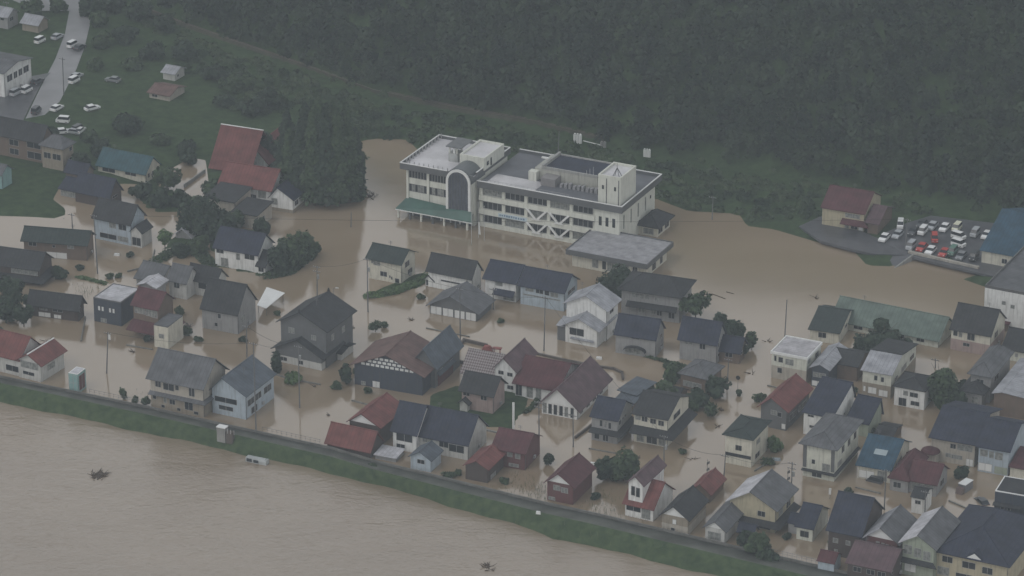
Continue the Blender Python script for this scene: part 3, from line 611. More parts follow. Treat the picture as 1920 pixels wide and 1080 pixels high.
# -- right of centre
H('navy roofed two-storey house with curved skirt roof left of the cream banded house', [V(1109,1157,833,1184,46,'gu','grey','navy',rise=2.6,oh=.5,sk=(.5,1.4,'dark'),wf=[(.32,.42,.62,.86),(.5,.6,.6,.84,dict(glass=GLASS2)),(.66,.76,.58,.82),(.12,.3,.08,.4),(.45,.65,.05,.36)])], a=23, group='houses on the right')
H('house with a cream band of windows between dark roof and deep skirt roof', [
  V(1188,1250,839,1290,54,'gu','cream','dark',rise=2.4,oh=.6,sk=(.56,2.2,'dark'),wf=[(.05,.2,.78,.94),(.24,.4,.76,.92),(.5,.66,.74,.9),(.74,.9,.72,.88),(.1,.3,.04,.3,dict(glass=GLASS2)),(.4,.7,.04,.32),(.76,.96,.04,.26,dict(glass=GLASS2))],ws=[(.3,.6,.7,.88),(.2,.4,.2,.36),(.6,.75,.2,.36)])], a=24, group='houses on the right')
H('cream flat roofed building with two rows of windows at the open water', [V(1446,1511,720,1538,50,'flat','mint','wet',ph=.35,fo=.25,fd=.25,low=('beige',.48),wf=[(.08,.13,.66,.84),(.2,.32,.64,.82),(.4,.62,.6,.8),(.18,.3,.24,.42)],ws=[(.1,.25,.7,.84),(.6,.8,.6,.8)])], 'flat_building', 'building', a=25, group='houses on the right')
H('dark blue house with small pale gable roof and white garage door', [
  V(1521,1552,729,1586,36,'gv','navy','pale',rise=.9,oh=.5,wf=[(.1,.85,.52,.74,dict(glass=GLASS2)),(.05,.7,.05,.3,dict(glass=TRIM))],ws=NO),
  V(1560,1606,716,1628,30,'gu','brown','dark',rise=1.5,oh=.6,wf=NO,ws=NO)], a=24, group='houses on the right')
H('cream house with dark roof backed by the long green roof', [V(1518,1572,646,1602,22,'gu','cream','dgreen',rise=2.0,oh=.5,rf=.6,wf=[(.3,.56,.4,.8)],ws=[(.4,.5,.6,.85)])], a=20, group='houses on the right')
H('very long low hall with a green metal roof standing in the flood', [V(1562,1758,652,1786,17,'gu','mint','green',rise=3.2,oh=.8,rf=.55,wf=[(.2,.28,.3,.85),(.34,.4,.3,.85),(.62,.68,.3,.85),(.8,.87,.3,.85)],ws=NO)], 'hall', 'hall', a=27, group='houses on the right')
H('cream and salmon two-storey house with a dark roof right of the long green roof', [V(1782,1855,668,1882,40,'gu','cream','dark',rise=4.0,oh=.5,low=('pink',.52),wf=[(.06,.16,.68,.94),(.2,.28,.66,.92,dict(glass=GLASS2)),(.42,.6,.6,.9),(.32,.48,.28,.42)],ws=[(.3,.5,.6,.85)])], a=25, group='houses on the right')
H('cream walled cottage with dark roof at the right edge under the tall white block', [V(1880,1940,684,1965,22,'gu','mint','dark',rise=2.8,oh=.5,wf=[(.38,.46,.4,.65)],ws=NO)], a=25, group='houses on the right')
H('grey hipped house with a lower hipped porch among bushes at the right', [
  V(1818,1855,756,1892,50,'hip','grey','grey',rise=2.4,oh=.7,wf=[(.3,.65,.62,.82)],ws=[(.2,.4,.6,.8)]),
  V(1803,1840,766,1868,28,'hip','grey','dark',rise=1.4,oh=.7,wf=[(.15,.3,.3,.7),(.5,.8,.2,.7)],ws=NO)], a=25, group='houses on the right')
H('dark maroon shed under a pale sheet roof at the right edge', [V(1862,1935,790,1985,40,'gv','brown','pale',rise=.5,rf=.2,oh=.5,wf=NO,ws=NO)], 'shed', 'shed', a=25, group='houses on the right')
H('cream and brown house with painted sky sheen on front roof slope and white garage shutters', [V(1616,1669,748,1716,46,'gu','mint','dark',rc2='pale',rise=2.0,oh=.5,rf=.36,low=('tan',.5),wf=[(.42,.52,.66,.84),(.66,.75,.64,.82),(.05,.12,.14,.34,dict(glass=TRIM)),(.22,.5,.1,.34,dict(glass=TRIM)),(.6,.9,.06,.3,dict(glass=TRIM))],ws=[(.15,.25,.5,.66),(.42,.6,.56,.74),(.75,.9,.6,.78)])], a=24, group='houses on the right')
H('small white two-storey house with a black hipped roof and arched dark doorway', [V(1676,1732,769,1752,36,'hip','white','dark',rise=1.6,oh=.4,wf=[(.3,.45,.6,.82),(.52,.78,.58,.8),(.16,.4,.04,.42,dict(glass=GLASS,frame=DFRAME)),(.56,.84,.16,.36)],ws=NO)], a=24, group='houses on the right')
H('dark walled house with a wine red gable roof at the fallen branches', [V(1426,1473,808,1516,40,'gv','dgrey','brick',rise=2.2,oh=.8,rf=.42,wf=[(.4,.62,.64,.84,dict(glass=GLASS2)),(.66,.82,.6,.8),(.84,.98,.08,.3,dict(glass=TRIM))],ws=[(.15,.45,.3,.55),(.55,.9,.3,.55)])], a=27, group='houses on the right')
H('white walled house with a huge navy roof slope behind the brown trimmed shop', [V(1506,1558,824,1600,42,'gu','white','navy',rise=3.6,oh=.5,rf=.85,wf=[(.15,.35,.82,.9),(.62,.82,.78,.86),(.22,.4,.34,.44)],ws=[(.2,.26,.45,.6),(.55,.6,.5,.62)])], a=27, group='houses on the right')
H('pale green walled garage with a navy gable roof right of the huge navy roof slope', [V(1588,1627,820,1652,26,'gu','green','navy',rise=3.0,oh=.5,rf=.85,wf=NO,ws=NO)], 'garage', 'garage', a=27, group='houses on the right')
H('cream cube shaped house with a flat dark hipped roof and a small awning window', [V(1359,1408,877,1439,54,'hip','cream','dgreen',rise=.9,oh=.6,wf=[(.4,.62,.52,.68,dict(frame=DFRAME)),(.02,.98,.28,.38,dict(frame=DFRAME))],ws=[(.3,.5,.6,.75),(.25,.5,.14,.3)])], a=25, group='houses on the right')
H('shop house with cream panels, dark corner posts and a white rail band', [V(1505,1563,903,1608,62,'hip','mint','grey',rise=2.0,oh=.9,sk=(.22,.6,'dark'),wf=[(.0,.1,.28,.97,dict(glass=WALL['dgrey'],frame=DFRAME)),(.9,1.0,.28,.97,dict(glass=WALL['dgrey'],frame=DFRAME)),(.28,.38,.42,.54),(.62,.86,.26,.48,dict(glass=GLASS2)),(.3,.6,.04,.16)],ws=[(.3,.4,.6,.8),(.55,.65,.6,.8),(.8,.9,.6,.8),(.15,.3,.3,.45),(.5,.62,.08,.26)])], 'shop', 'shop', a=25, group='houses on the right')
rt3, ex3 = H('house with a bright blue roof and a pale panel on its front slope', [V(1608,1668,906,1704,26,'gu','cream','blue',rise=3.0,oh=.6,rf=.6,wf=[(.04,.5,.1,.6,dict(glass=TRIM)),(.62,.9,.1,.75,dict(glass=GLASS2))],ws=[(.3,.6,.4,.8)])], a=22, group='houses on the right')
H('grey house with a pair of wine red roofs right of the bright blue roof', [
  V(1704,1754,932,1775,26,'gu','grey','maroon',rise=2.6,oh=.6,wf=[(.1,.9,.3,.8,dict(glass=GLASS2))],ws=[(.4,.7,.3,.7)]),
  V(1668,1702,925,1735,24,'hip','grey','maroon',rise=2.6,oh=.5,wf=[(.2,.6,.3,.7)],ws=NO),
  V(1708,1732,965,1746,30,'gu','white','dark',rise=1.0,oh=.3,wf=[(.3,.7,.6,.8)],ws=NO)], a=24, group='houses on the right')
rt5, ex5 = H('long two-storey house with slate roof, violet shutters and a domed side porch', [
  V(1745,1826,876,1872,44,'gu','beige','navy',rise=3.0,oh=.7,wf=[(.44,.56,.64,.82),(.6,.94,.62,.86,dict(glass=GLASS2)),(.34,.46,.24,.4,dict(glass=GLASS2)),(.48,.72,.22,.38),(.82,.97,.02,.3,dict(glass=TRIM))],ws=NO)], a=23, group='houses on the right')
H('white fronted house with slate roof and two garage shutters joined at the right edge', [
  V(1833,1889,893,1926,48,'gu','lblue','navy',rise=3.0,oh=.6,wf=[(.06,.3,.62,.86,dict(glass=GLASS2)),(.36,.5,.6,.84,dict(glass=GLASS2)),(.56,.8,.58,.84,dict(glass=GLASS2)),(.02,.46,.06,.34,dict(glass=TRIM)),(.56,.98,.04,.3,dict(glass=WALL['green']))],ws=NO),
  V(1893,1940,905,1960,22,'gu','cream','maroon',rise=.8,rf=1,oh=.4,wf=NO,ws=NO)], a=23, group='houses on the right')
H('tall plain white block with a grey roof and dark parapet at the right edge', [V(1843,2010,642,2110,76,'flat','white','grey',ph=.7,cap='dark_frame',wf=[(.02,.08,.12,.22),(.2,.24,.6,.68),(.3,.34,.55,.63)],ws=NO)], 'block', 'building', a=27, group='houses on the right')
H('cream walled depot with a blue roof at the right edge beside the car park', [V(1840,1935,512,2010,27,'gu','cream','blue',rise=5.0,oh=.6,z0=.8,wf=[(.4,.5,.3,.6)],ws=NO)], 'depot', 'building', a=27, group='houses on the right')
H('yellow walled house with a red roof at the foot of the wooded hill', [
  V(1541,1619,436,1650,36,'gu','yellow','maroon',rise=3.2,oh=.5,z0=.7,sk=(.55,1.8,'maroon',.5,1,'nos'),wf=[(.55,.9,.66,.86,dict(glass=GLASS2)),(.55,.65,.1,.36,dict(glass=GLASS2)),(.7,.85,.1,.34),(.88,.98,.08,.3,dict(glass=TRIM))],ws=NO),
  V(1626,1645,442,1672,24,'gu','brown','purple',rise=2.2,oh=.7,z0=.7,wf=NO,ws=NO)], a=24, group='houses on the dry ground')
# -- bottom right corner
H('dark blue roofed hut with a cream front and one framed window near the levee', [
  V(1493,1523,1016,1552,26,'gu','mint','navy',rise=2.8,oh=.5,wf=[(.25,.75,.25,.65,dict(frame=DFRAME))],ws=NO),
  V(1478,1494,1002,1506,20,'gu','grey','navy',rise=1.2,oh=.3,wf=NO,ws=NO)], a=24, group='houses in the right corner')
H('tall black roofed house with dark walls in the bottom right', [V(1552,1612,1052,1652,50,'gu','dbrown','navy',rise=5.2,oh=.6,wf=[(.15,.3,.5,.66,dict(glass=GLASS2)),(.55,.68,.5,.66,dict(glass=GLASS2)),(.2,.3,.1,.25,dict(glass=GLASS2))],ws=NO)], a=25, group='houses in the right corner')
H('maroon walled house with a grey gable roof, painted pale sky sheen and white window frames', [V(1623,1680,1066,1714,50,'gv','maroon','grey',rc2='pale',rise=2.4,oh=.8,rf=.46,trim=1,wf=[(.04,.14,.5,.78,dict(glass=GLASS2)),(.32,.42,.66,.86,dict(glass=GLASS2)),(.5,.58,.64,.84,dict(glass=GLASS2)),(.64,.72,.62,.82,dict(glass=GLASS2)),(.8,.88,.6,.8,dict(glass=GLASS2))],ws=NO)], a=26, group='houses in the right corner')
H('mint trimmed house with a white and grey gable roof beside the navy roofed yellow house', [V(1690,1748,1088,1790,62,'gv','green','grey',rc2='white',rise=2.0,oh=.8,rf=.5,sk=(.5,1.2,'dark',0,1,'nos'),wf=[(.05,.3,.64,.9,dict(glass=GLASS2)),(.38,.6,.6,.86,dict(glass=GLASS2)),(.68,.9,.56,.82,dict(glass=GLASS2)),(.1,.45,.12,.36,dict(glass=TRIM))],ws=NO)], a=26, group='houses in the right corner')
rt6, ex6 = H('large yellow walled house with a wide navy roof and small decorative gable', [V(1752,1886,1108,1950,48,'hip','yellow','navy',rise=4.2,oh=.8,wf=[(.1,.24,.62,.84),(.38,.56,.56,.8),(.66,.8,.5,.74),(.04,.2,.1,.4,dict(glass=GLASS2)),(.3,.6,.05,.3)],ws=NO)], a=26, group='houses in the right corner')
H('black boxy building with white roof edge lines at the right edge', [V(1862,1945,1000,1962,66,'flat','navy','dark',ph=.2,cap='white_trim',sk=(.66,.8,'dark',0,.6,'nos'),wf=[(.15,.22,.4,.6),(.3,.36,.38,.58),(.5,.56,.1,.25)],ws=NO)], 'block', 'building', a=22, group='houses in the right corner')
H('tiny rusty red roofed shed behind the levee at the bottom right', [V(1533,1563,1078,1576,22,'gu','lblue','maroon',rise=1.2,oh=.3,wf=NO,ws=NO)], 'shed', 'shed', a=24, group='houses in the right corner')
H('low purple roofed house cut by the bottom edge', [V(1588,1668,1104,1700,34,'gu','dbrown','purple',rise=2.2,oh=.5)], a=25, group='houses in the right corner')

# white brick pattern in the warehouse gable
X0, X1, Y0, Y1, Z0, HH = ex[0]; bp_ = MB(); mid = X0+(X1-X0)*.48
for k in range(3):
    z = HH+.1+k*.85; half = (3.5-.1-k*.85)/3.5*.86
    xa, xb = mid-(mid-X0)*half+.4, mid+(X1-mid)*half-.4; n = max(3, int((xb-xa)/1.15)); 
    for j in range(n):
        x = xa+(xb-xa)*j/n; bp_.box(x, x+(xb-xa)/n*.72, Y0-.07, Y0-.003, z, z+.55)
bp_.build('patterned_panel', TRIM, rt)
# pale panel on the blue roof
X0, X1, Y0, Y1, Z0, HH = ex3[0]; r = Y0+(Y1-Y0)*.6; s1 = 3.0/(r-Y0)
def slope_z(y): return HH+(y-Y0)*s1+.19
pn = MB(); ya_, yb_ = Y0+(r-Y0)*.38, Y0+(r-Y0)*.56; xa, xb = X0+(X1-X0)*.33, X0+(X1-X0)*.72
pn.hexa([(xa,ya_,slope_z(ya_)-.05),(xb,ya_,slope_z(ya_)-.05),(xb,yb_,slope_z(yb_)-.05),(xa,yb_,slope_z(yb_)-.05),(xa,ya_,slope_z(ya_)),(xb,ya_,slope_z(ya_)),(xb,yb_,slope_z(yb_)),(xa,yb_,slope_z(yb_))])
pn.build('roof_panel', mat('pale_panel', (.30,.36,.38), .5), rt3)
# finials on the farmhouse ridges
X0, X1, Y0, Y1, Z0, HH = ex4[0]
for q in ((X0+(X1-X0)*.45, Y1+.5, HH+3.1), (X0+(X1-X0)*.45, Y0-.6, HH+3.1)): MB().hexa([(q[0]-.3,q[1]-.2,q[2]),(q[0]+.3,q[1]-.2,q[2]),(q[0]+.3,q[1]+.2,q[2]),(q[0]-.3,q[1]+.2,q[2]),(q[0]-.1,q[1]-.1,q[2]+.9),(q[0]+.1,q[1]-.1,q[2]+.9),(q[0]+.1,q[1]+.1,q[2]+.9),(q[0]-.1,q[1]+.1,q[2]+.9)]).build('finial', ROOF['dark', 0], rt4)
# domed side porch of the slate roofed house
X0, X1, Y0, Y1, Z0, HH = ex5[0]; cx_, cy_ = X0+.2, Y0-1.1; dm_ = MB()
for k in range(4):
    a0, a1 = k*math.pi/8, (k+1)*math.pi/8
    dm_.tube((cx_, cy_, 2.5+.8*math.sin(a0)), (cx_, cy_, 2.5+.8*math.sin(a1)), 2.1*math.cos(a0), max(.05, 2.1*math.cos(a1)), 14)
dm_.build('porch_roof', ROOF['maroon', 0], rt5); MB().box(cx_-1.5, cx_+1.6, cy_-1.3, Y0-.004, -2, 2.52).build('porch', WALL['beige'], rt5)
# decorative gable on the wide navy roof
X0, X1, Y0, Y1, Z0, HH = ex6[0]; xm = X0+(X1-X0)*.55
MB().prism([(xm-2.4, HH-.1), (xm+2.4, HH-.1), (xm, HH+1.7)], Y0-.5, Y0+3.2, 'y').build('dormer_gable', ROOF['navy', 1], rt6)
MB().prism([(xm-1.5, HH+.15), (xm+1.5, HH+.15), (xm, HH+1.25)], Y0-.58, Y0-.503, 'y').build('gable_panel', TRIM, rt6)
# arched hood on the blue black roofed house
X0, X1, Y0, Y1, Z0, HH = ex7[0]; xm = X0+(X1-X0)*.5; ah = MB()
for k in range(8):
    a0, a1 = math.pi*k/8, math.pi*(k+1)/8; p0, p1 = (xm+2.6*math.cos(a0), 1.2+1.1*math.sin(a0)), (xm+2.6*math.cos(a1), 1.2+1.1*math.sin(a1))
    ah.hexa([(p0[0],Y0-1.2,p0[1]),(p1[0],Y0-1.2,p1[1]),(p1[0],Y0-.01,p1[1]),(p0[0],Y0-.01,p0[1]),(p0[0],Y0-1.2,p0[1]+.15),(p1[0],Y0-1.2,p1[1]+.15),(p1[0],Y0-.01,p1[1]+.15),(p0[0],Y0-.01,p0[1]+.15)])
ah.build('entrance_hood', ROOF['dark', 1], rt7)
H('brown lean-to shed with a maroon roof below the tall white block', [V(1842,1890,622,1915,14,'gu','brown','maroon',rise=.8,rf=1,oh=.4,wf=NO,ws=NO)], 'shed', 'shed', a=20, group='houses on the right')
H('small dark outhouse behind the fallen fence of the dark maroon shed', [V(1835,1852,800,1866,16,'gu','cream','pale',rise=.5,oh=.3,wf=NO,ws=NO)], 'shed', 'shed', a=24, group='houses on the right')
H('low dark sheet roof shed between the grey cottage and the steel blue shed', [V(1236,1270,760,1288,14,'gu','brown','dark',rise=1.2,oh=.4,wf=NO,ws=NO)], 'shed', 'shed', a=28, group='houses behind the centre')
H('dark lean-to behind the blue roofed house at the lower right', [V(1640,1672,832,1690,12,'gu','brown','dark',rise=.8,oh=.3,wf=NO,ws=NO)], 'shed', 'shed', a=24, group='houses on the right')
# ---------------------------------------------------------------- the school / office block
SA = R(26)
rt = root('school_building', 'large white four-storey public building with flat wet roofs, glazed arch bay and corner tower', 'building', (0,0,0), -SA)
PB = mat('school_wall', (.60,.61,.55), .7, .06, .5, .3, stain=.22)
FAS = mat('school_fascia', (.10,.105,.11), .5, .12, .5, .4, stain=.2)
WET = mat('wet_roof', (.50,.49,.51), .22, .18, .16, .6, c2=(.62,.61,.63), stain=.1)
WETD = mat('wet_roof_dark', (.115,.12,.135), .5, .25, .2, .3)
GRN = mat('green_canopy', (.045,.105,.085), .5, .2, .4, .4)
N = P(1160, 470, 0); rt.location = N
u = Vector((-math.cos(SA), math.sin(SA), 0)); v = Vector((math.sin(SA), math.cos(SA), 0))
WB = along(N, u, 900); DB = along(N, v, 1227); HB_ = rise_px(N, 74)
def LX(px, z, y=0): # local x of a screen column on the plane local y at height z
    q = N+v*y+Vector((0,0,z)); return -along(q, u, px)
# right wing
m = MB().box(-WB, 0, 0, DB, -2, HB_); m.build('wall', PB, rt)
RZ = HB_+1.7
f = MB(); o = 1.3
f.box(-WB-.2, o, -o, DB+o, HB_+.01, HB_+.9)
f.box(-WB-.2, o, -o, -o+.3, HB_+.902, RZ); f.box(o-.3, o, -o+.3, DB+o-.3, HB_+.902, RZ); f.box(-WB-.2, o, DB+o-.3, DB+o, HB_+.902, RZ); fo = f.build('roof_slab', FAS, rt)
r = MB().box(-WB+.2, o-.5, -o+.5, DB+o-.5, HB_+.9, HB_+1.0); r.build('roof', WETD, rt)
r = MB().box(-WB+1.5, -WB+14.5, .6, 6.5, HB_+1.0, HB_+1.04); r.build('wet_roof_patch', WET, rt)
p = MB(); z0, z1 = RZ, RZ+.14
p.box(-WB-.25, o+.02, -o-.02, -o+.3, z0, z1); p.box(o-.3, o+.02, -o+.3, DB+o-.3, z0, z1); p.box(-WB, o+.02, DB+o-.3, DB+o+.02, z0, z1)
p.build('parapet', TRIM, rt)
# window bands: storey pitch
st = 3.55; top = HB_-.12
cols = [0, .175, .345, .515, .685, .845]
XT = LX(1117, 5)       # tower front starts here
span = WB+XT
for k in range(3):
    zt = top-k*st; zb = zt-1.95
    xs_ = np.linspace(-WB+.5, XT-.3, 6)
    for i in range(5):
        a, b = xs_[i]+.45, xs_[i+1]-.45
        fr = MB(); nb = 4
        fr.box(a, b, -.10, -.004, zb-.08, zb); fr.box(a, b, -.10, -.004, zt, zt+.08)
        for j in range(nb+1):
            x = a+(b-a)*j/nb; fr.box(x-.06, x+.06, -.10, -.004, zb, zt)
        w0 = fr.build('window', FRAME, rt)
        g = MB().box(a+.06, b-.06, -.05, .02, zb+.002, zt-.002); g.build('pane', GLASS if (i+k) % 3 else GLASS2, w0)
    sp = MB(); sp.box(-WB+.05, XT-.02, -.75, -.003, zb-1.42, zb-.12); sp.build('balcony_front', PB, rt)
    sh = MB(); sh.box(-WB-.2, XT-.02, -.85, -.76, zb-1.52, zb-1.38); sh.build('balcony_shadow', FAS, rt)  # dark strip standing in for the shadow line under the balcony front
for i, x in enumerate(np.linspace(-WB+.5, XT-.3, 6)[:-1]):
    c = MB().box(x-.42, x+.42, -.42, -.004, -2, HB_-.02); c.build('pier', PB, rt)
xs_ = np.linspace(-WB+.5, XT-.3, 6)
for k in (1, 2):
    zt = top-k*st+.35; zb = zt-2.3
    for i in (2, 3):
        a, b = xs_[i]+.5, xs_[i+1]-.5; mid = (a+b)/2
        for q in ((a, mid-.3), (b, mid+.3)):
            br = MB(); x0, x1 = q; t = .34
            br.hexa([(x0-t, -1.05, zt), (x0+t, -1.05, zt), (x0+t, -.77, zt), (x0-t, -.77, zt), (x1-t, -1.05, zb), (x1+t, -1.05, zb), (x1+t, -.77, zb), (x1-t, -.77, zb)])
            br.build('brace', TRIM, rt)
        br = MB().box(mid-1.2, mid+1.2, -1.06, -.78, zb-.26, zb-.01); br.build('brace', TRIM, rt)
# banner with illegible blue-grey lettering
zb = top-st-1.8
bx0, bx1 = LX(937, zb), LX(991, zb)
bn = MB().box(bx0, bx1, -.83, -.77, zb-1.42, zb-.42).build('banner', mat('banner', (.46,.54,.58), .6, .05), rt)
let = MB(); x = bx0+.35; rl = random.Random(3)
while x < bx1-.5:
    ww = rl.uniform(.25, .5)
    let.box(x, x+ww, -.85, -.832, zb-1.1-rl.uniform(0,.1), zb-.72+rl.uniform(-.05,.1)); x += ww+rl.uniform(.15,.3)
let.build('lettering', mat('lettering', (.12,.2,.3), .6, .05), bn)
# tower front, narrow windows
tf = MB().box(XT, .25, -.5, -.003, -2, HB_-.01); tf.build('tower_front', PB, rt)
for k in range(2):
    for i in range(3):
        x = XT+(0-XT)*(.17+.29*i); zz = HB_-2.0-k*4.6
        a = MB().box(x, x+.75, -.56, -.50, zz-2.3, zz); a.build('window', GLASS, rt)
for i in range(4):
    y = DB*(.12+.2*i)
    a = MB().box(.02, .08, y, y+.5, HB_-5.5, HB_-2.0); a.build('window', GLASS2, rt)
MB().box(.02, .07, DB*.86, DB*.89, HB_-3.4, HB_-2.6).build('window', GLASS, rt)
# rooftop tower
tz = HB_+1.0; th = 7.4
tx0, tx1 = LX(1121, tz, 0.4), LX(1163, tz, .4); td = 9.0
tw_ = MB().box(tx0, tx1, .4, .4+td, tz, tz+th-.7); t_ = tw_.build('tower', PB, rt)
pp = MB(); t = .35; a, b, c, e = tx0, tx1, .4, .4+td
pp.box(a-.03, b+.03, c-.03, c+t, tz+th-.7, tz+th); pp.box(a-.03, b+.03, e-t, e+.03, tz+th-.7, tz+th); pp.box(a-.03, a+t, c+t, e-t, tz+th-.7, tz+th); pp.box(b-t, b+.03, c+t, e-t, tz+th-.7, tz+th)
pp.build('parapet', PB, t_)
MB().box(a+t, b-t, c+t, e-t, tz+th-.7, tz+th-.55).build('roof', WET, t_)
for fx in (.22, .76):
    x = a+(b-a)*fx; MB().box(x-.25, x+.25, c-.07, c-.003, tz+3.8, tz+4.8).build('window', GLASS, t_)
for fx in (.38, .92):
    x = a+(b-a)*fx; MB().box(x-.09, x+.09, c-.10, c-.003, tz, tz+th-.75).build('downpipe', FAS, t_)
an = MB(); q = (a+(b-a)*.75, 1.6, tz+th)
for dx, dy in ((-1,-.7),(1,-.7),(1,.9),(-1,.9)): an.tube((q[0]+dx, q[1]+dy, tz+th-.55), (q[0], q[1], tz+th+2.0), .09)
an.tube((q[0], q[1], tz+th+1.9), (q[0], q[1], tz+th+3.2), .06); an.build('bell_frame', FAS, t_)
MB().tube((b-.3, c+.3, tz+1), (b-.3, c+.3, tz+1.1), .1).build('roof_fitting', FAS, t_)
# penthouse with dark low roof between the towers
zp = HB_+1.0
x0, x1 = LX(1003, zp, 8), LX(1120, zp, 8)
ph = MB().box(x0, x1, 8, 17.5, zp, zp+2.9); ph_ = ph.build('penthouse', mat('penthouse_wall', (.40,.40,.36), .7, .12, .4, stain=.4), rt)
MB().box(x0+2.6, x1-.5, 8.4, 17, zp+2.95, zp+3.3).build('penthouse_roof', ROOF['navy', 0], ph_)
pq = MB(); pq.box(x0+2.3, x1, 7.9, 8.35, zp+2.9, zp+3.55); pq.box(x0+2.3, x1, 17.1, 17.6, zp+2.9, zp+3.55); pq.box(x0+1.9, x0+2.5, 7.9, 17.6, zp+2.9, zp+4.0)
pq.build('parapet', mat('parapet_grey', (.30,.30,.29), .7, .15, .4, stain=.4), ph_)
MB().box(x0-.9, x0+1.2, 6.2, 8, zp, zp+2.4).build('stair_head', PB, ph_)
MB().box(x0+3.2, x0+7, 4.6, 7.9, zp, zp+2.0).build('plant_room', mat('plant_room', (.22,.21,.21), .6), rt)
for i in range(9):
    x = x0+8+i*1.15; MB().box(x, x+.7, 5.2, 6.4, zp, zp+.9+(i % 3)*.2).build('roof_unit', mat('unit', (.25,.25,.26), .5), rt)
for i in range(3):                       # antennas
    MB().tube((x1-1.2-i*.9, 8.2, zp+3.5), (x1-1.2-i*.9, 8.2, zp+5.6-i*.6), .05).build('antenna', POLEL, rt)
MB().box(x0+.3, x0+2.2, 11, 11.6, zp+4.3, zp+4.6).build('antenna', TRIM, rt)
rl_ = MB()                                # roof railing
for i in range(22):
    x = -WB+1.0+i*1.1; rl_.tube((x, -.5, zp), (x, -.5, zp+1.1), .035, n=4)
rl_.tube((-WB+1, -.5, zp+1.1), (-WB+24, -.5, zp+1.1), .04, n=4); rl_.tube((-WB+1, -.5, zp+.6), (-WB+24, -.5, zp+.6), .03, n=4)
rl_.build('roof_railing', mat('rail', (.3,.3,.3), .5), rt)
# left wing (block A) - stands about 1 m forward and 2 m taller
ya = -1.6
NA = N+v*ya
XA1 = -along(NA, u, 889); XA0 = -along(NA, u, 764); HA = HB_+1.9
q = NA+Vector((0,0,HA)); DA = 18.5
MB().box(XA0, XA1, ya, ya+DA, -2, HA).build('wall', PB, rt)
o = 1.3
fa = MB().box(XA0-o, XA1+.3, ya-o, ya+DA+o, HA+.01, HA+.8)
fa.box(XA0-o, XA1+.3, ya-o, ya-o+.3, HA+.802, HA+1.6); fa.box(XA0-o, XA0-o+.3, ya-o+.3, ya+DA+o-.3, HA+.802, HA+1.6); fa.box(XA0-o, XA1+.3, ya+DA+o-.3, ya+DA+o, HA+.802, HA+1.6); fa.box(XA1, XA1+.3, ya+1, ya+DA+o-.3, HA+.802, HA+1.6)
fa.build('roof_slab', FAS, rt)
MB().box(XA0-o+.4, XA1-.1, ya-o+.4, ya+DA+o-.4, HA+.8, HA+.9).build('roof', WET, rt)
p = MB(); z0, z1 = HA+1.6, HA+1.74
XAa = -along(NA, u, 843)                  # bay begins
p.box(XA0-o-.02, XAa, ya-o-.02, ya-o+.28, z0, z1); p.box(XA0-o-.02, XA0-o+.28, ya-o+.28, ya+DA+o, z0, z1); p.box(XA0-o+.28, XA1+.3, ya+DA+o-.3, ya+DA+o, z0, z1); p.box(XA1, XA1+.32, ya+1, ya+DA+o-.3, z0, z1)
p.build('parapet', TRIM, rt)
for k in range(2):
    zt = HA-.25-k*3.7; zb = zt-(2.0 if k == 0 else 1.9)
    for i in range(2):
        a = XA0+.6+(XAa-XA0-.9)*i*.5+.2*i; b = XA0+.6+(XAa-XA0-.9)*(i+1)*.5-.5
        fr = MB()
        fr.box(a, b, ya-.1, ya-.004, zb-.08, zb)
        for j in range(7): x = a+(b-a)*j/6; fr.box(x-.06, x+.06, ya-.1, ya-.004, zb, zt)
        w0 = fr.build('window', FRAME, rt)
        MB().box(a+.06, b-.06, ya-.05, ya+.02, zb+.002, zt-.002).build('pane', GLASS, w0)
        for j in (1, 3, 4) if k else ():
            x = a+(b-a)*j/6; MB().box(x+.1, x+(b-a)/6-.1, ya-.07, ya-.051, zb+.1, zt-.1).build('curtain', GLASS2, w0)
for x in (XA0+.25, (XA0+XAa)/2+.1): MB().box(x-.3, x+.3, ya-.35, ya-.003, 1.5, HA-.02).build('pier', PB, rt)
# arch bay
bx0, bx1 = XAa, XA1-.1; yb = ya-1.9; rr = (bx1-bx0)/2; cx = (bx0+bx1)/2; zs = HA-.6
def arch(r, z, n=14): return [(cx+r*math.cos(math.pi*i/n), z+r*math.sin(math.pi*i/n)) for i in range(n+1)]
MB().prism([(bx1, 3.4)]+arch(rr, zs)+[(bx0, 3.4)], yb+.35, ya-.003, 'y').build('bay_wall', PB, rt)
ab = MB(); ri, ro = rr-.6, rr+.02; A, B = arch(ri, zs), arch(ro, zs)
A = [(cx+ri, 3.4)]+A+[(cx-ri, 3.4)]; B = [(cx+ro, 3.4)]+B+[(cx-ro, 3.4)]
for i in range(len(A)-1):
    ab.hexa([(A[i][0], yb, A[i][1]), (B[i][0], yb, B[i][1]), (B[i+1][0], yb, B[i+1][1]), (A[i+1][0], yb, A[i+1][1]),
             (A[i][0], yb+.349, A[i][1]), (B[i][0], yb+.349, B[i][1]), (B[i+1][0], yb+.349, B[i+1][1]), (A[i+1][0], yb+.349, A[i+1][1])])
bay = ab.build('bay_arch', TRIM, rt)
MB().prism([(cx+ri-.01, 3.8)]+arch(ri-.01, zs)+[(cx-ri+.01, 3.8)], yb+.15, yb+.34, 'y').build('bay_glazing', mat('bay_glass', (.05,.06,.08), .15, .3, .8, .6), rt)
ml = MB()
for i in range(1, 6): x = cx-ri+2*ri*i/6; ml.box(x-.04, x+.04, yb+.08, yb+.15, 3.8, zs+math.sqrt(max(0, ri*ri-(x-cx)**2)))
ml.build('mullions', DFRAME, bay)
vt = MB(); A, B = arch(rr+.05, zs), arch(rr+.22, zs)
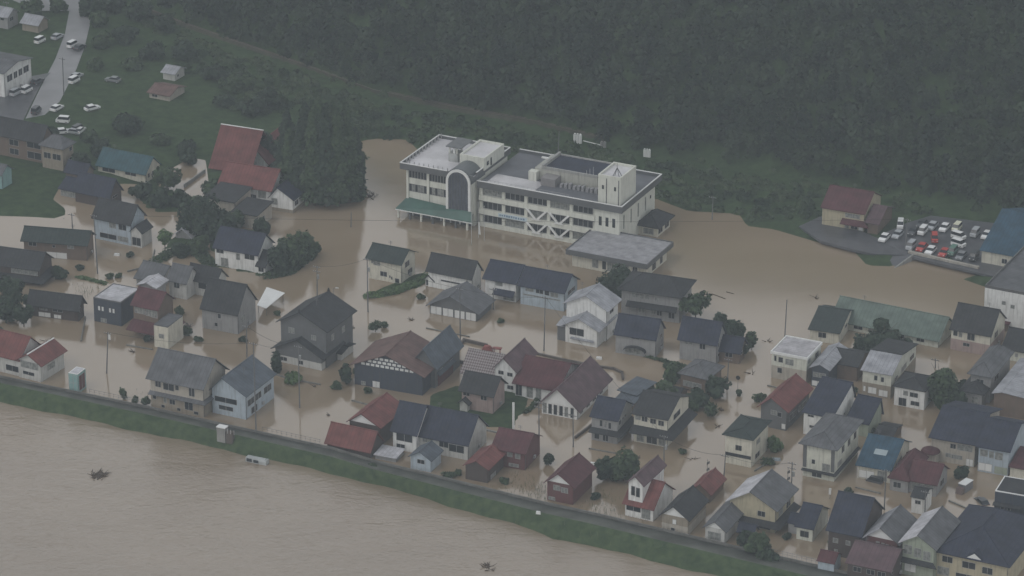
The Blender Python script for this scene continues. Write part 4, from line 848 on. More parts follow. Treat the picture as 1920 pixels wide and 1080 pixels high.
for i in range(len(A)-1):
    vt.hexa([(A[i][0], yb+.35, A[i][1]), (B[i][0], yb+.35, B[i][1]), (B[i+1][0], yb+.35, B[i+1][1]), (A[i+1][0], yb+.35, A[i+1][1]),
             (A[i][0], ya+6, A[i][1]), (B[i][0], ya+6, B[i][1]), (B[i+1][0], ya+6, B[i+1][1]), (A[i+1][0], ya+6, A[i+1][1])])
vt.build('vault_roof', mat('vault_roof', (.085,.095,.10), .4, .25, .3, .5), rt)
# green canopy over the flooded ground floor
gc = MB(); zc = 4.3; dp = 1.5
gc.hexa([(XA0-dp, yb-dp, zc-2.1), (XA1+1.2, yb-dp, zc-2.1), (XA1+.4, yb, zc), (XA0, ya, zc), (XA0-dp, yb-dp, zc-1.8), (XA1+1.2, yb-dp, zc-1.8), (XA1+.4, yb, zc+.25), (XA0, ya, zc+.25)])
gc.hexa([(XA0-dp, yb-dp, zc-2.1), (XA0-.01, ya, zc), (XA0-.01, ya+9, zc), (XA0-dp, ya+9, zc-2.1), (XA0-dp, yb-dp, zc-1.8), (XA0-.01, ya, zc+.25), (XA0-.01, ya+9, zc+.25), (XA0-dp, ya+9, zc-1.8)])
gc.build('canopy', GRN, rt)
MB().box(XA0-dp, XA1+1.2, yb-dp-.12, yb-dp-.003, zc-2.18, zc-1.95).build('canopy_edge', TRIM, rt)
for i in range(7):
    x = XA0-dp+.5+i*(XA1-XA0+dp)/6.3; MB().box(x-.22, x+.22, yb-dp+.3, yb-dp+.75, -2, zc-2.1).build('column', FAS if i % 2 else PB, rt)
MB().box(XA0+.8, XA1-.6, ya-.3, ya-.05, -2, 2.9).build('ground_floor_glazing', GLASS, rt)
for i in range(6):
    x = XA0+1.5+i*2.6; MB().box(x, x+.35, ya-.45, ya-.301, -1, 2.6).build('door_post', TRIM, rt)
# penthouses on block A
za = HA+.9
qa = N+v*(ya+4.5)+Vector((0,0,za)); x1 = -along(qa, u, 908); x0 = -along(qa, u, 862)
pa = MB().box(x0, x1, ya+4.5, ya+15.5, za, za+2.7).build('penthouse', PB, rt)
pq = MB(); a, b, c, e = x0, x1, ya+4.5, ya+15.5
pq.box(a, b, c-.02, c+.4, za+2.7, za+3.3); pq.box(a, b, e-.4, e+.02, za+2.7, za+3.3); pq.box(a-.02, a+.5, c+.4, e-.4, za+2.7, za+3.3); pq.box(b-.3, b+.02, c+.4, e-.4, za+2.7, za+3.3)
pq.build('parapet', PB, pa); MB().box(a+.5, b-.3, c+.4, e-.4, za+2.7, za+2.85).build('roof', WET, pa)
MB().box(b+.002, b+.06, c+1.4, c+2.4, za+.9, za+1.9).build('window', GLASS, pa); MB().box(b+.002, b+.06, c+3.4, c+4.1, za+.2, za+2.2).build('door', GLASS, pa)
qa = N+v*(ya+6.5)+Vector((0,0,za)); x1 = -along(qa, u, 858); x0 = -along(qa, u, 841)
pc = MB().box(x0, x1, ya+6.5, ya+9.5, za, za+2.2).build('stair_head', mat('stair_head', (.34,.35,.34), .7, .2, .5, stain=.4), rt)
for xx in (x0+.1, x1-.4):
    for yy in (ya+6.6, ya+9.1): MB().box(xx, xx+.3, yy, yy+.3, za+2.2, za+3.9).build('column', PB, pc)
MB().box((x0+x1)/2-.1, (x0+x1)/2+.5, ya+6.7, ya+6.95, za+2.2, za+3.9).build('column', TRIM, pc)
MB().box(x0-.5, x1+1.2, ya+6.0, ya+12.5, za+3.9, za+4.15).build('canopy', mat('stair_canopy', (.12,.125,.13), .5, .2), pc)
ro_ = MB()                                # roof railing posts around block A
for i in range(12): ro_.box(XA0-.5, XA0-.3, ya+.5+i*1.7, ya+.9+i*1.7, HA+.9, HA+2.1)
for i in range(9): ro_.box(XA0+1+i*1.3, XA0+1.15+i*1.3, ya-.6, ya-.5, HA+.9, HA+2.2)
ro_.build('roof_railing', mat('rail', (.3,.3,.3), .5), rt)
SCH = dict(N=N, u=u, v=v)
# flagpoles
for i, (x, y) in enumerate(((884, 462), (897, 448), (908, 455))):
    b = P(x, y, -.4); lab = ['leftmost of the three thin white flagpoles before the arch bay', 'middle one of the three white flagpoles, carrying a wet flag', 'rightmost of the three thin white flagpoles by the window bands'][i]
    r_ = root('flagpole', lab, 'flagpole', b, 0, 'flagpoles in front of the public building')
    MB().tube((0,0,-1.5), (0,0,9.5), .07, .045).build('pole', POLEL, r_); MB().tube((0,0,9.5), (0,0,9.62), .1, .1).build('finial', POLEL, r_)
    if i == 1: MB().hexa([(.05,0,1.2),(.55,.1,1.1),(.55,.16,1.1),(.05,.06,1.2),(.05,0,4.4),(.3,.1,4.3),(.3,.16,4.3),(.05,.06,4.4)]).build('flag', TRIM, r_)
# annex in front of the tower and the dark roofed entrance behind it
H('wide flat grey roofed annex in front of the tower of the public building', [
  V(1073,1208,524,1250,33,'flat','cream','concrete',ph=.35,fo=1.2,fd=.95,cap='school_fascia',oh=0,
    wf=[(.28,.36,.15,.75),(.42,.47,.15,.75),(.49,.6,.1,.7,dict(glass=GLASS2)),(.68,.78,.15,.7),(.84,.9,.15,.7)],ws=[(.35,.5,.1,.7),(.7,.8,.1,.7)])], 'annex', 'building', a=26, group='public building wings')
H('low dark hip roofed entrance wing behind the right end of the public building', [V(1196,1232,445,1256,19,'hip','cream','dark',rise=2.2,oh=.9,wf=[(.3,.8,.2,.7)],ws=[(.1,.4,.2,.7),(.6,.9,.2,.7)])], 'entrance_wing', 'building', a=26, group='public building wings')
# ---------------------------------------------------------------- foliage
def leaf_mat(name, c1, c2, sc=1.0):
    m = bpy.data.materials.new(name); m.use_nodes = True; n = m.node_tree; n.nodes.clear(); L = n.links.new
    o = n.nodes.new('ShaderNodeOutputMaterial'); b = n.nodes.new('ShaderNodeBsdfPrincipled'); L(b.outputs[0], o.inputs[0])
    b.inputs['Roughness'].default_value = .7; b.inputs['Specular IOR Level'].default_value = .2
    tc = n.nodes.new('ShaderNodeTexCoord'); nz = n.nodes.new('ShaderNodeTexNoise'); nz.inputs['Scale'].default_value = sc; nz.inputs['Detail'].default_value = 3
    L(tc.outputs['Object'], nz.inputs['Vector']); r = n.nodes.new('ShaderNodeMapRange'); r.inputs['From Min'].default_value = .35; r.inputs['From Max'].default_value = .65
    L(nz.outputs[0], r.inputs['Value']); x = n.nodes.new('ShaderNodeMix'); x.data_type = 'RGBA'; x.inputs[6].default_value = (*c1, 1); x.inputs[7].default_value = (*c2, 1)
    L(r.outputs[0], x.inputs[0]); L(x.outputs[2], b.inputs['Base Color']); return m
LEAF = leaf_mat('leaves', (.022,.042,.018), (.055,.085,.038), .9)
LEAFD = leaf_mat('dark_leaves', (.014,.028,.016), (.034,.054,.030), .8)
LEAFG = leaf_mat('fresh_leaves', (.045,.085,.028), (.085,.135,.05), 1.2)
LEAFW = leaf_mat('wood_leaves', (.008,.019,.011), (.031,.050,.024), .13)
def quads(cen, nrm, size, rs):
    """cen (n,3), nrm (n,3), size (n,) -> vertices (4n,3)"""
    n = len(cen); a = rs.normal(size=(n, 3)); a -= (a*nrm).sum(1)[:, None]*nrm; a /= np.linalg.norm(a, axis=1)[:, None]+1e-9
    b = np.cross(nrm, a); s = size[:, None]; k = rs.uniform(.55, 1, (n, 1))
    return np.stack([cen-a*s-b*s*k*.6, cen+a*s*.8-b*s*k, cen+a*s+b*s*k*.7, cen-a*s*.7+b*s*k], 1).reshape(-1, 3)
def crown_pts(kind, n, r, h, rs, nl=12):
    if kind == 'cone':
        t = rs.uniform(0, 1, n)**.8; rad = r*(1-t)**.62*(.8+.2*np.sin(t*26+rs.uniform(0, 6)))*rs.uniform(.5, 1.08, n)+.2
        an = rs.uniform(0, 2*math.pi, n); p = np.stack([rad*np.cos(an), rad*np.sin(an), t*h], 1)
        nn = np.stack([np.cos(an), np.sin(an), np.full(n, .5)], 1)
    else:
        lob = rs.normal(size=(nl, 3)); lob /= np.linalg.norm(lob, axis=1)[:, None]; lob *= rs.uniform(.2, .66, (nl, 1)); lob[:, 2] = lob[:, 2]*.85
        lr = rs.uniform(.28, .5, nl); k = rs.integers(0, nl, n)
        d = rs.normal(size=(n, 3)); d /= np.linalg.norm(d, axis=1)[:, None]
        p = lob[k]+d*(lr[k]*rs.uniform(.6, 1.08, n))[:, None]
        nn = d.copy(); p = p*np.array([r, r, h/2])+np.array([0, 0, h/2])
    nn = nn+rs.normal(size=(n, 3))*.45+np.array([0, 0, .35]); nn /= np.linalg.norm(nn, axis=1)[:, None]
    return p, nn
def leaves_obj(name, p, nn, size, rs, m, par=None):
    co = quads(p, nn, size, rs); q = np.arange(len(co)).reshape(-1, 4)
    o = np_mesh(name, co, q, m)
    if par: o.parent = par
    return o
TS = [0]
def tree(label, px, py, rpx, hpx, kind='round', m=None, n=700, name='tree', cat='tree', group='trees around the flooded houses', base=None, gz=0.0, leaf=.46, trunk=True, bare=.05):
    """px,py = foot of the tree; rpx crown radius; hpx height up to the top"""
    TS[0] += 1; rs = np.random.default_rng(TS[0]); n = int(n*1.8); rpx *= 1.22; hpx *= 1.05; bare *= .7
    b = P(px, py, gz); s = F/(b.y*CP+CH*SP); r = rpx/s; h = rise_px(b, hpx)
    rt = root(name, label, cat, b, rs.uniform(0, 6), group)
    z0 = h*(bare if bare > .09 else -.14) if kind != 'cone' else h*.06
    p, nn = crown_pts(kind, n, r, h-z0, rs, nl=rs.integers(10, 17)); p[:, 2] += z0
    leaves_obj('crown', p, nn, rs.uniform(.55, 1.2, n)*leaf, rs, m or LEAF, rt)
    if trunk:
        t = MB(); tr = max(.09, h*.022)
        pts = [Vector((0,0,-1.6)), Vector((rs.normal()*.15, rs.normal()*.15, h*.3)), Vector((rs.normal()*.3, rs.normal()*.3, h*.75))]
        t.tube(pts[0], pts[1], tr, tr*.75); t.tube(pts[1], pts[2], tr*.75, tr*.25)
        to = t.build('trunk', BARK, rt)
        if kind != 'cone':
            for i in range(5):
                an = i*1.26+rs.uniform(0, .8); q = pts[1].lerp(pts[2], rs.uniform(0, .6)); e = q+Vector((math.cos(an)*r*.65, math.sin(an)*r*.65, h*.28))
                MB().tube(q, e, tr*.4, tr*.12, 5).build('limb', BARK, to)
    return rt
def bush(label, px, py, rpx, hpx, m=None, n=260, gz=0.0, **k):
    return tree(label, px, py, rpx, hpx, 'round', m or LEAF, n, 'bush', 'bush', k.pop('group', 'bushes standing in the flood'), gz=gz, leaf=k.pop('leaf', .26), bare=.0, **k)
# cedars beside the temple
ced = [(545,372,17,118),(566,378,19,132),(590,383,21,160),(612,386,22,168),(634,385,22,164),(655,378,19,150),(600,345,22,150),(628,335,22,140),(575,335,22,128),(650,325,18,120),(668,350,14,100),(540,320,20,100),(530,352,14,80)]
where = ['shortest dark cedar at the left end of the grove','dark cedar second from the left in the front of the grove','tall cedar at the front centre of the grove','tallest cedar standing at the water edge of the grove',
 'tall cedar right of the tallest one at the water edge','front cedar at the right end of the grove','dark cedar rising in the middle behind the tall front ones','cedar right of the middle behind the front row','cedar behind the left end of the front row',
 'cedar at the back right of the grove','small cedar leaning over the flood at the right side of the grove','cedar directly behind the right roof of the temple','low cedar between the temple and the grove']
for (x, y, r, h), l in zip(ced, where): tree(l, x, y, r*1.25, h*1.04, 'cone', LEAF if (x*3+y) % 2 else LEAFD, 1300, 'cedar_tree', 'tree', 'dark cedar grove beside the temple', gz=.2, leaf=.5)
tree('round dark tree in front of the flat school annex', 1161, 560, 36, 66, n=1500, m=LEAFD)
tree('airy tree with open branches right of the grey hip roofed house', 1304, 600, 30, 52, n=800, bare=.3)
tree('tall lumpy dark tree left of a pair behind the plain black roof', 1350, 634, 16, 52, n=600, m=LEAFD)
tree('widest dark tree standing over the small navy roofed house', 1374, 652, 21, 66, n=900, m=LEAFD)
tree('small round green tree alone at the edge of the open water', 1409, 655, 12, 38, n=450)
tree('large dark tree in front of the long green roof', 1652, 663, 40, 68, n=1900, m=LEAFD)
tree('dark bush like tree left of the large one by the green roof', 1614, 660, 16, 40, n=500, m=LEAFD)
tree('wide spreading tree behind the small white two-storey house', 1762, 760, 34, 80, n=1500)
tree('broad green tree by the dark red house at the levee', 1168, 902, 30, 62, n=1400)
tree('low grey green tree left of the broad one at the levee', 1136, 900, 18, 46, n=600, m=LEAFD)
tree('leafy tree left of the worn grey hipped cottage', 1262, 716, 18, 38, n=600)
tree('tangled tree on the right side of the worn grey cottage', 1342, 745, 24, 42, n=700, m=LEAFD)
tree('tall spiky garden tree right of the white house with black lean-to', 552, 500, 26, 78, n=1000)
tree('second garden tree nearer the water right of the black lean-to', 574, 486, 17, 52, n=600)
tree('dark tree hugging the wall of the black lean-to porch', 525, 512, 20, 56, n=700, m=LEAFD)
tree('slim young green tree with a bare stem by the left yard', 310, 474, 12, 46, n=380, bare=.4, m=LEAFG)
tree('dense dark tree in the yard left of the flat dark roofed building', 378, 442, 38, 82, n=1900, m=LEAFD)
tree('dark tree in front of the tall beige end wall', 424, 440, 22, 52, n=800, m=LEAFD)
tree('rounded tree right of the blue roofed house below the park', 316, 352, 24, 46, n=900, gz=.5)
tree('dark tree behind the blue roofed house', 190, 292, 20, 40, n=700, m=LEAFD, gz=.8)
tree('bushy tree between the tiled bays and the blue roofed house', 150, 318, 18, 38, n=600, m=LEAFD, gz=.8)
tree('tree behind the low pale wall left of the temple', 352, 306, 20, 26, n=500, m=LEAFD, gz=.5)
tree('dark shade tree standing alone in the middle of the park lawn', 240, 248, 34, 40, n=1300, m=LEAFD, gz=1, leaf=.5)
tree('dark tree at the left edge left of the long grey roofed hut', 10, 600, 34, 70, n=1500, m=LEAFD)
tree('dark tree behind the hut at the left edge', 44, 612, 18, 50, n=600, m=LEAFD)
tree('tall bush on the right of the tiered grey roofs at the left edge', 112, 524, 16, 26, n=500, m=LEAFD)
tree('mass of leaves filling the corner by the long navy row house', 1028, 872, 9, 26, n=250, m=LEAFD)
tree('overgrown bush at the levee in front of the yellow walled house', 1420, 1040, 22, 40, n=800, bare=.0)
tree('green shrub right of the cream cube shaped house', 1452, 846, 14, 30, n=400, bare=0, m=LEAFG)
tree('dark round shrub between the wine red roofs and the small truck', 1801, 896, 13, 26, n=450, bare=0, m=LEAFD)
tree('trees crowding the grey hipped house on its left side', 1790, 770, 22, 40, n=700, bare=0, m=LEAFD)
tree('twisted tree behind the twin finial farmhouse garden', 548, 716, 18, 20, n=320, bare=0, m=LEAFG)
tree('dark garden tree at the front of the twin finial farmhouse', 520, 700, 10, 50, n=350, m=LEAFD)
tree('grey green garden tree left of the patterned warehouse', 650, 718, 14, 38, n=400, m=LEAFD)
tree('dark green clump at the water edge left of the patterned warehouse', 632, 728, 9, 14, n=220, bare=0)
bl = [(704,622,12,22,'larger of two bushes in the open water above the patterned warehouse'),(721,614,7,12,'smaller of two bushes in the open water above the patterned warehouse'),
 (232,748,8,22,'spiky bush left of the pair at the levee wall'),(254,757,7,15,'middle round bush at the levee wall'),(274,760,8,18,'bush touching the corner of the large hipped house'),
 (205,522,9,10,'small hedge tuft in the flooded garden at the left'),(222,520,6,9,'tiny hedge tuft beside the flooded garden rows'),
 (1330,780,22,26,'sprawling green bush on the flood right of the cream banded house'),(1300,770,16,22,'bush against the skirt roof of the cream banded house'),(1424,752,12,18,'bush beside the fallen branches'),
 (1440,870,14,12,'low bush right of the cream cube shaped house'),(690,738,8,14,'bush left of the white door of the patterned warehouse'),
 (1385,742,5,12,'tiny dark shrub beside the street mirror'),(946,906,10,12,'shrub at the right of the small red shed'),(840,896,14,12,'low weeds on the bank behind the little blue shed'),
 (350,628,10,18,'shrub right of the pale yellow hut'),(336,590,9,16,'shrub behind the maroon roofed house wing'),(1640,812,6,9,'small bush at the corner of the pale green garage')]
for x, y, r, h, l in bl: bush(l, x, y, r, h)
# hedge strips and crop rows
def hedge(label, pts, wpx, hm, n, name='hedge', cat='hedge', m=None, grp=None):
    TS[0] += 1; rs = np.random.default_rng(TS[0]); a = np.array([P(x, y, 0)[:] for x, y in pts]); s = 8.0
    L_ = np.r_[0, np.cumsum(np.linalg.norm(np.diff(a, axis=0), axis=1))]; t = rs.uniform(0, L_[-1], n)
    c = np.stack([np.interp(t, L_, a[:, k]) for k in range(3)], 1); an = rs.uniform(0, 6.3, n); rr = np.sqrt(rs.uniform(0, 1, n))*wpx/s
    c[:, 0] += rr*np.cos(an); c[:, 1] += rr*np.sin(an); c[:, 2] = rs.uniform(0, 1, n)*hm*(1-.5*(rr*s/wpx)**2)*(.8+.3*np.sin(t*1.7))
    nn = rs.normal(size=(n, 3))*.6+np.array([0, -.1, 1]); nn /= np.linalg.norm(nn, axis=1)[:, None]
    c0 = a[0]; o = leaves_obj(name, c-c0, nn, rs.uniform(.15, .34, n), rs, m or LEAFG); o.location = c0; tag(o, label, cat, grp); return o
hedge('bright green hedge bank running below the cream house with the dark green roof', [(690,557),(740,548),(790,528),(806,516)], 12, 1.0, 2600)
hedge('dark hedge on the garden side right of the black lean-to', [(500,520),(540,512),(585,478)], 14, 1.1, 1800, m=LEAF)
hedge('overgrown green bank in front of the worn yard below the dense dark tree', [(292,492),(330,470),(368,470),(398,500)], 16, .9, 1800, m=LEAF)
hedge('green crop row drowned in the flooded garden at the left', [(148,520),(175,526),(198,532)], 7, .4, 500)
hedge('low hedge between the garage and the empty water gap', [(1210,668),(1260,682),(1292,690)], 6, .7, 600, m=LEAF)
hedge('row of shrubs along the right wall of the compound lawn', [(985,775),(1000,762),(1010,748)], 5, .9, 400, m=LEAF)
# floating branches, reeds
def drift(label, px, py, n, rpx, z=0.02, m=None, g='floating debris'):
    TS[0] += 1; rs = np.random.default_rng(TS[0]); b = P(px, py, z); mb = MB()
    for i in range(n):
        x, y = rs.normal(size=2)*rpx/8*.42; an = rs.uniform(0, 3.1); L_ = rs.uniform(.4, 1.7)
        mb.tube((x, y*1.6, .02), (x+math.cos(an)*L_, y*1.6+math.sin(an)*L_, rs.uniform(.05, .6)), rs.uniform(.06, .18), .03, 5)
    o = mb.build('driftwood', BARK, None, b); tag(o, label, 'driftwood', g); return o
drift('tangle of driftwood floating in the brown river at the left', 184, 893, 60, 13, -2.0)
drift('small driftwood piece near the bottom edge of the river', 915, 1064, 20, 8, -2.0)
drift('dark debris raft drifting in the channel left of the arch bay', 697, 368, 22, 13)
drift('scatter of snapped branches left of the wine red gable roof', 1442, 768, 26, 16)
drift('floating timber bits in the open brown water at the right', 1530, 560, 5, 6)
drift('branches caught on the street at the grey cottage', 1355, 772, 7, 9)
drift('debris specks on the pale water left of the red two-tier house', 617, 779, 4, 4)
drift('reeds and sticks sticking out by the pale yellow hut', 352, 612, 14, 9)
for i, (x0, y0, x1, y1, l) in enumerate(((1335,551,1360,560,'longer of two thin logs afloat behind the airy tree'),(1362,547,1376,551,'shorter of two thin logs afloat behind the airy tree'))):
    a, b = P(x0, y0, .05), P(x1, y1, .05); tag(MB().tube((0,0,0), b-a, .12, .08).build('log', BARK, None, a), l, 'log', 'logs afloat')
# the wood on the hill: one mass of crowns
rs = np.random.default_rng(99)
xs2, ys2 = np.meshgrid(np.arange(-210, 215, 3.6), np.arange(820, 1080, 3.6))
px_ = xs2.ravel()+rs.uniform(-1.6, 1.6, xs2.size); py_ = ys2.ravel()+rs.uniform(-1.6, 1.6, xs2.size)
up = seg_above(px_, py_, HB); dm = sdist(px_, py_, MAIN); hz_ = height(px_, py_)
dep = py_*CP-(hz_-CH)*SP; sx = 960+F*px_/dep; sy = 540-F*(py_*SP+(hz_-CH)*CP)/dep
lowzone = (up <= 1) & (dm > .4) & (up > -60) & (np.abs(up+3) > 2.5)
keep = (((up > 1) & (up < 62)) | lowzone) & (sx > -120) & (sx < 2040) & (sy > -90)
lawn = ((sx < 560) & (sy > 215)) | ((sx < 430) & (sy > 140)) | (sx < 250) | ((sx < 330) & (sy > 60))
keep &= ~lawn
for cx, cy, cr_ in ((1600,405,66),(1700,440,60),(1780,440,78),(1870,450,75),(850,300,62),(950,320,60),(1060,350,60),(1180,380,50),(1240,425,30),(1560,440,58),(1645,470,45),(1500,432,20),(1085,262,20),(1110,268,14),(1131,272,14),(1213,290,14),(460,290,70)):
    keep &= ~(((sx-cx)**2+((sy-cy)*1.6)**2) < cr_**2)
idx = np.where(keep)[0]
protos = []
for k in range(7):
    r_ = np.random.default_rng(500+k); p, nn = crown_pts('round' if k % 3 else 'cone', 150, 1, 1, r_, nl=8); protos.append((p, nn))
allv = []; lowv = []
for i in idx:
    k = rs.integers(0, 7); p, nn = protos[k]; low = up[i] <= 0
    r = rs.uniform(1.5, 2.7) if low else rs.uniform(2.0, 3.6); h = rs.uniform(.8, 2.2) if low else rs.uniform(4.2, 8.5)
    a = rs.uniform(0, 6.28); ca, sa = math.cos(a), math.sin(a)
    q = np.stack([(p[:, 0]*ca-p[:, 1]*sa)*r, (p[:, 0]*sa+p[:, 1]*ca)*r, p[:, 2]*h], 1)+np.array([px_[i], py_[i], hz_[i]-.3])
    n2 = np.stack([nn[:, 0]*ca-nn[:, 1]*sa, nn[:, 0]*sa+nn[:, 1]*ca, nn[:, 2]], 1)
    sel = slice(0, 90) if low else slice(0, 150)
    (lowv if low else allv).append(quads(q[sel], n2[sel], rs.uniform(.3, .62, len(q[sel]))*(.8 if low else 1), rs))
co = np.concatenate(allv); fo_ = np_mesh('forest', co, np.arange(len(co)).reshape(-1, 4), LEAFW); fo_['kind'] = 'stuff'
print('forest trees', len(idx), 'faces', len(co)//4)

co = np.concatenate(lowv); fo_ = np_mesh('undergrowth', co, np.arange(len(co)).reshape(-1, 4), leaf_mat('scrub_leaves', (.020,.040,.018), (.062,.090,.040), .11)); fo_['kind'] = 'stuff'

for a in ((268,372,24,34,'leafy garden tree left of the flooded pale yard'),(300,388,22,36,'second leafy garden tree left of the flooded pale yard'),(338,386,20,32,'garden tree at the lower edge of the flooded pale yard'),
 (362,400,22,36,'dark tree between the pale yard and the dense dark tree'),(402,372,20,40,'dark tree at the left end of the temple wing'),(352,438,24,44,'low dark tree left of the dense dark tree'),(408,458,24,48,'dark tree crowding the right of the dense dark tree'),
 (372,474,20,34,'dark bushy tree right of the white tent roof'),(338,482,14,30,'small dark tree behind the slim young tree'),(446,430,16,36,'tree in front of the lower dark flat roof'),(492,442,18,34,'tree behind the black lean-to porch'),
 (515,372,16,44,'dark tree behind the white cottage ridge'),(588,480,12,30,'slender tree at the water end of the garden hedge'),(470,300,16,40,'dark tree behind the temple roofs'),(505,300,22,54,'tall dark tree above the right temple roof'),
 (20,560,26,44,'dark tree behind the tiered grey roofs'),(60,575,14,22,'shrub between the tiered roofs and the low brown house'),(8,650,16,34,'tree at the far left behind the red roofed levee house'),
 (1250,748,22,34,'dark tree by the low dark sheet roof shed'),(1308,760,24,30,'tangled dark growth in front of the worn grey cottage'),(1216,740,10,22,'thin tree right of the steel blue shed'),(1385,668,14,34,'tree right of the small navy roofed house'),
 (1326,640,14,34,'tree between the airy tree and the plain black roof'),(1110,700,8,10,'clipped shrub on the curved dark wall'),(1400,1020,18,26,'bush at the corner of the low grey cottage'),(1440,1052,18,22,'dark bush at the levee below the yellow walled house'),
 (1735,740,14,26,'bush behind the small white two-storey house'),(1800,740,16,30,'bush between the wide tree and the grey hipped house'),(1700,660,12,26,'dark shrub right of the large dark tree'),
 (60,30,20,36,'tree at the top left by the pale road'),(110,22,18,30,'green tree above the white box van at the top left'),(170,30,24,40,'first of the trees along the far road at the top'),(215,24,22,42,'second of the trees along the far road at the top'),(262,40,26,40,'tree at the top edge right of the far road'),
 (310,60,26,34,'tree on the verge right of the far road'),(345,110,26,34,'round tree at the upper corner of the park'),(400,150,26,30,'broad tree on the right side of the park'),(445,170,28,36,'tall tree at the right side of the park'),(470,215,26,36,'dark tree above the temple ridge'),
 (420,200,20,22,'low tree beside the park left of the temple ridge'),(500,200,26,36,'tree above the grove at the railway')):
    x, y, r, h, l = a; far = y < 330
    tree(l, x, y, r, h, n=700, m=LEAFD if (x*7+y) % 3 else LEAF, gz=.9 if (far and y < 310) else 0, bare=.05, leaf=.5, group='trees by the park and the far road' if far else 'trees around the flooded houses')
rq = random.Random(11)
for i, (x, y, l) in enumerate(((665,615,'twigs floating left of the two open water bushes'),(590,725,'stick floating below the farmhouse garden'),(775,600,'thin branch in front of the garage'),(1135,770,'twigs between the gabled hall and the navy roofed house'),(1300,860,'stick near the slanted sign boards'),
   (1345,800,'branch drifting in the flooded street below the grey cottage'),(1410,700,'twigs drifting along the street right of the traffic mirror'),(1690,800,'stick in the pale water left of the slate roofed house'),(1440,640,'twigs right of the small round tree'),(540,620,'twig between the carport and the farmhouse'),
   (250,660,'stick in the street left of the yellow hut'),(90,640,'twigs behind the red roofed levee house'),(880,700,'stick by the lattice roof wall'),(1200,860,'twigs behind the broad levee tree'))):
    drift(l, x, y, 4, 5)

for x, y, r, h, l in ((188,50,20,30,'tree on the right verge of the pale road below the roadside row'),(190,90,24,32,'leafy tree in the upper part of the park near the road'),(235,80,26,34,'broad leafy tree at the top of the park'),(285,110,26,32,'leafy tree in the upper park above the two huts'),
   (180,130,18,22,'small tree between the road and the open lawn'),(250,130,20,24,'small tree left of the two park huts'),(95,255,14,18,'shrub behind the tiled bay house right end'),(170,265,18,22,'shrubby tree left of the blue roofed house garden'),(300,270,22,20,'low bushy tree on the lawn above the pale yard'),(345,282,20,18,'low bushy tree left of the temple roof')):
    tree(l, x, y, r, h, n=600, m=LEAFD if x % 2 else LEAF, gz=.9, bare=.04, leaf=.5, group='trees by the park and the far road')
for x, y, r, h, l in ((245,482,8,12,'dark bush in the water below the white lean-to house'),(150,505,8,9,'weedy tuft right of the long brown outbuilding'),(275,640,8,12,'bush at the foot of the pale yellow hut'),(372,640,9,10,'bush at the left corner of the tall plain grey house'),
   (455,640,8,9,'bush at the right corner of the tall plain grey house'),(520,590,7,8,'small bush behind the white carport'),(668,700,8,10,'bush behind the farmhouse on the warehouse side'),(790,560,8,10,'bush between the hedge and the garage'),(900,575,10,14,'dark bush between the garage and the row building'),
   (938,604,6,8,'small bush by the garage right corner'),(1092,600,7,9,'bush at the right end of the row building'),(1140,610,8,14,'bush behind the two-tier white house'),(1252,690,9,10,'bush at the empty water gap'),(1300,705,8,10,'bush before the plain black roofed house'),
   (1160,800,7,8,'bush between the navy and cream banded houses'),(1280,850,8,8,'weeds at the water right of the cream banded house'),(1500,760,8,12,'bush right of the cream flat roofed building'),(1600,735,8,10,'bush behind the cream and brown house'),(1660,860,7,8,'bush beside the pale green garage'),
   (1770,700,9,10,'bush in the pale water below the salmon house'),(1720,905,8,10,'bush between the two lower right houses'),(1590,925,9,10,'bush below the shop house'),(1475,1010,8,12,'bush left of the dark blue roofed hut'),(1560,1020,9,10,'bush between the hut and the black roofed house'),
   (1835,700,9,10,'bush by the cream walled cottage at the right'),(1230,960,8,10,'weeds behind the beige levee house'),(1118,935,10,12,'weeds right of the dark red levee house'),(700,878,10,8,'weeds under the pale carport roof'),(860,890,8,9,'weeds between the little blue and red sheds')):
    bush(l, x, y, r, h, m=LEAFD if (x+y) % 2 else LEAF)
# ---------------------------------------------------------------- utility poles, lamps, signs
def pole(label, xb, yb, xt, yt, arms=1, tr=False, gz=0.0, r=.17, light=False, grp='utility poles standing in the flood', an=27):
    b = P(xb, yb, gz); h = rise_px(b, yb-yt); dx = (xt-xb)*((b.y*CP+CH*SP)/F)
    rt = root('utility_pole', label, 'pole', b, R(-an), grp)
    top = Vector((dx*math.cos(R(an)), dx*math.sin(R(an)), h))
    MB().tube((-top.x*.2, -top.y*.2, -2), top, r, r*.62, 8).build('shaft', POLE, rt)
    for k in range(arms):
        z = h-.35-k*1.1; a = MB(); f = z/h; c = Vector((top.x*f, top.y*f, z))
        a.box(c.x-.95, c.x+.95, c.y-.24, c.y-.13, z-.06, z+.06); ao = a.build('crossarm', DFRAME, rt)
        i_ = MB()
        for q in (-.85, -.3, .35, .85): i_.tube((c.x+q, c.y-.18, z+.06), (c.x+q, c.y-.18, z+.28), .05, .04, 5)
        i_.build('insulators', POLEL, ao)
    if tr:
        z = h-3.2; MB().tube((.42, -.1, z), (.42, -.1, z+1.0), .27, .27, 8).build('transformer', mat('transformer', (.25,.26,.26), .5), rt)
    return b+Matrix.Rotation(R(-an), 3, 'Z') @ Vector((top.x, top.y, h-.1))
pp = []
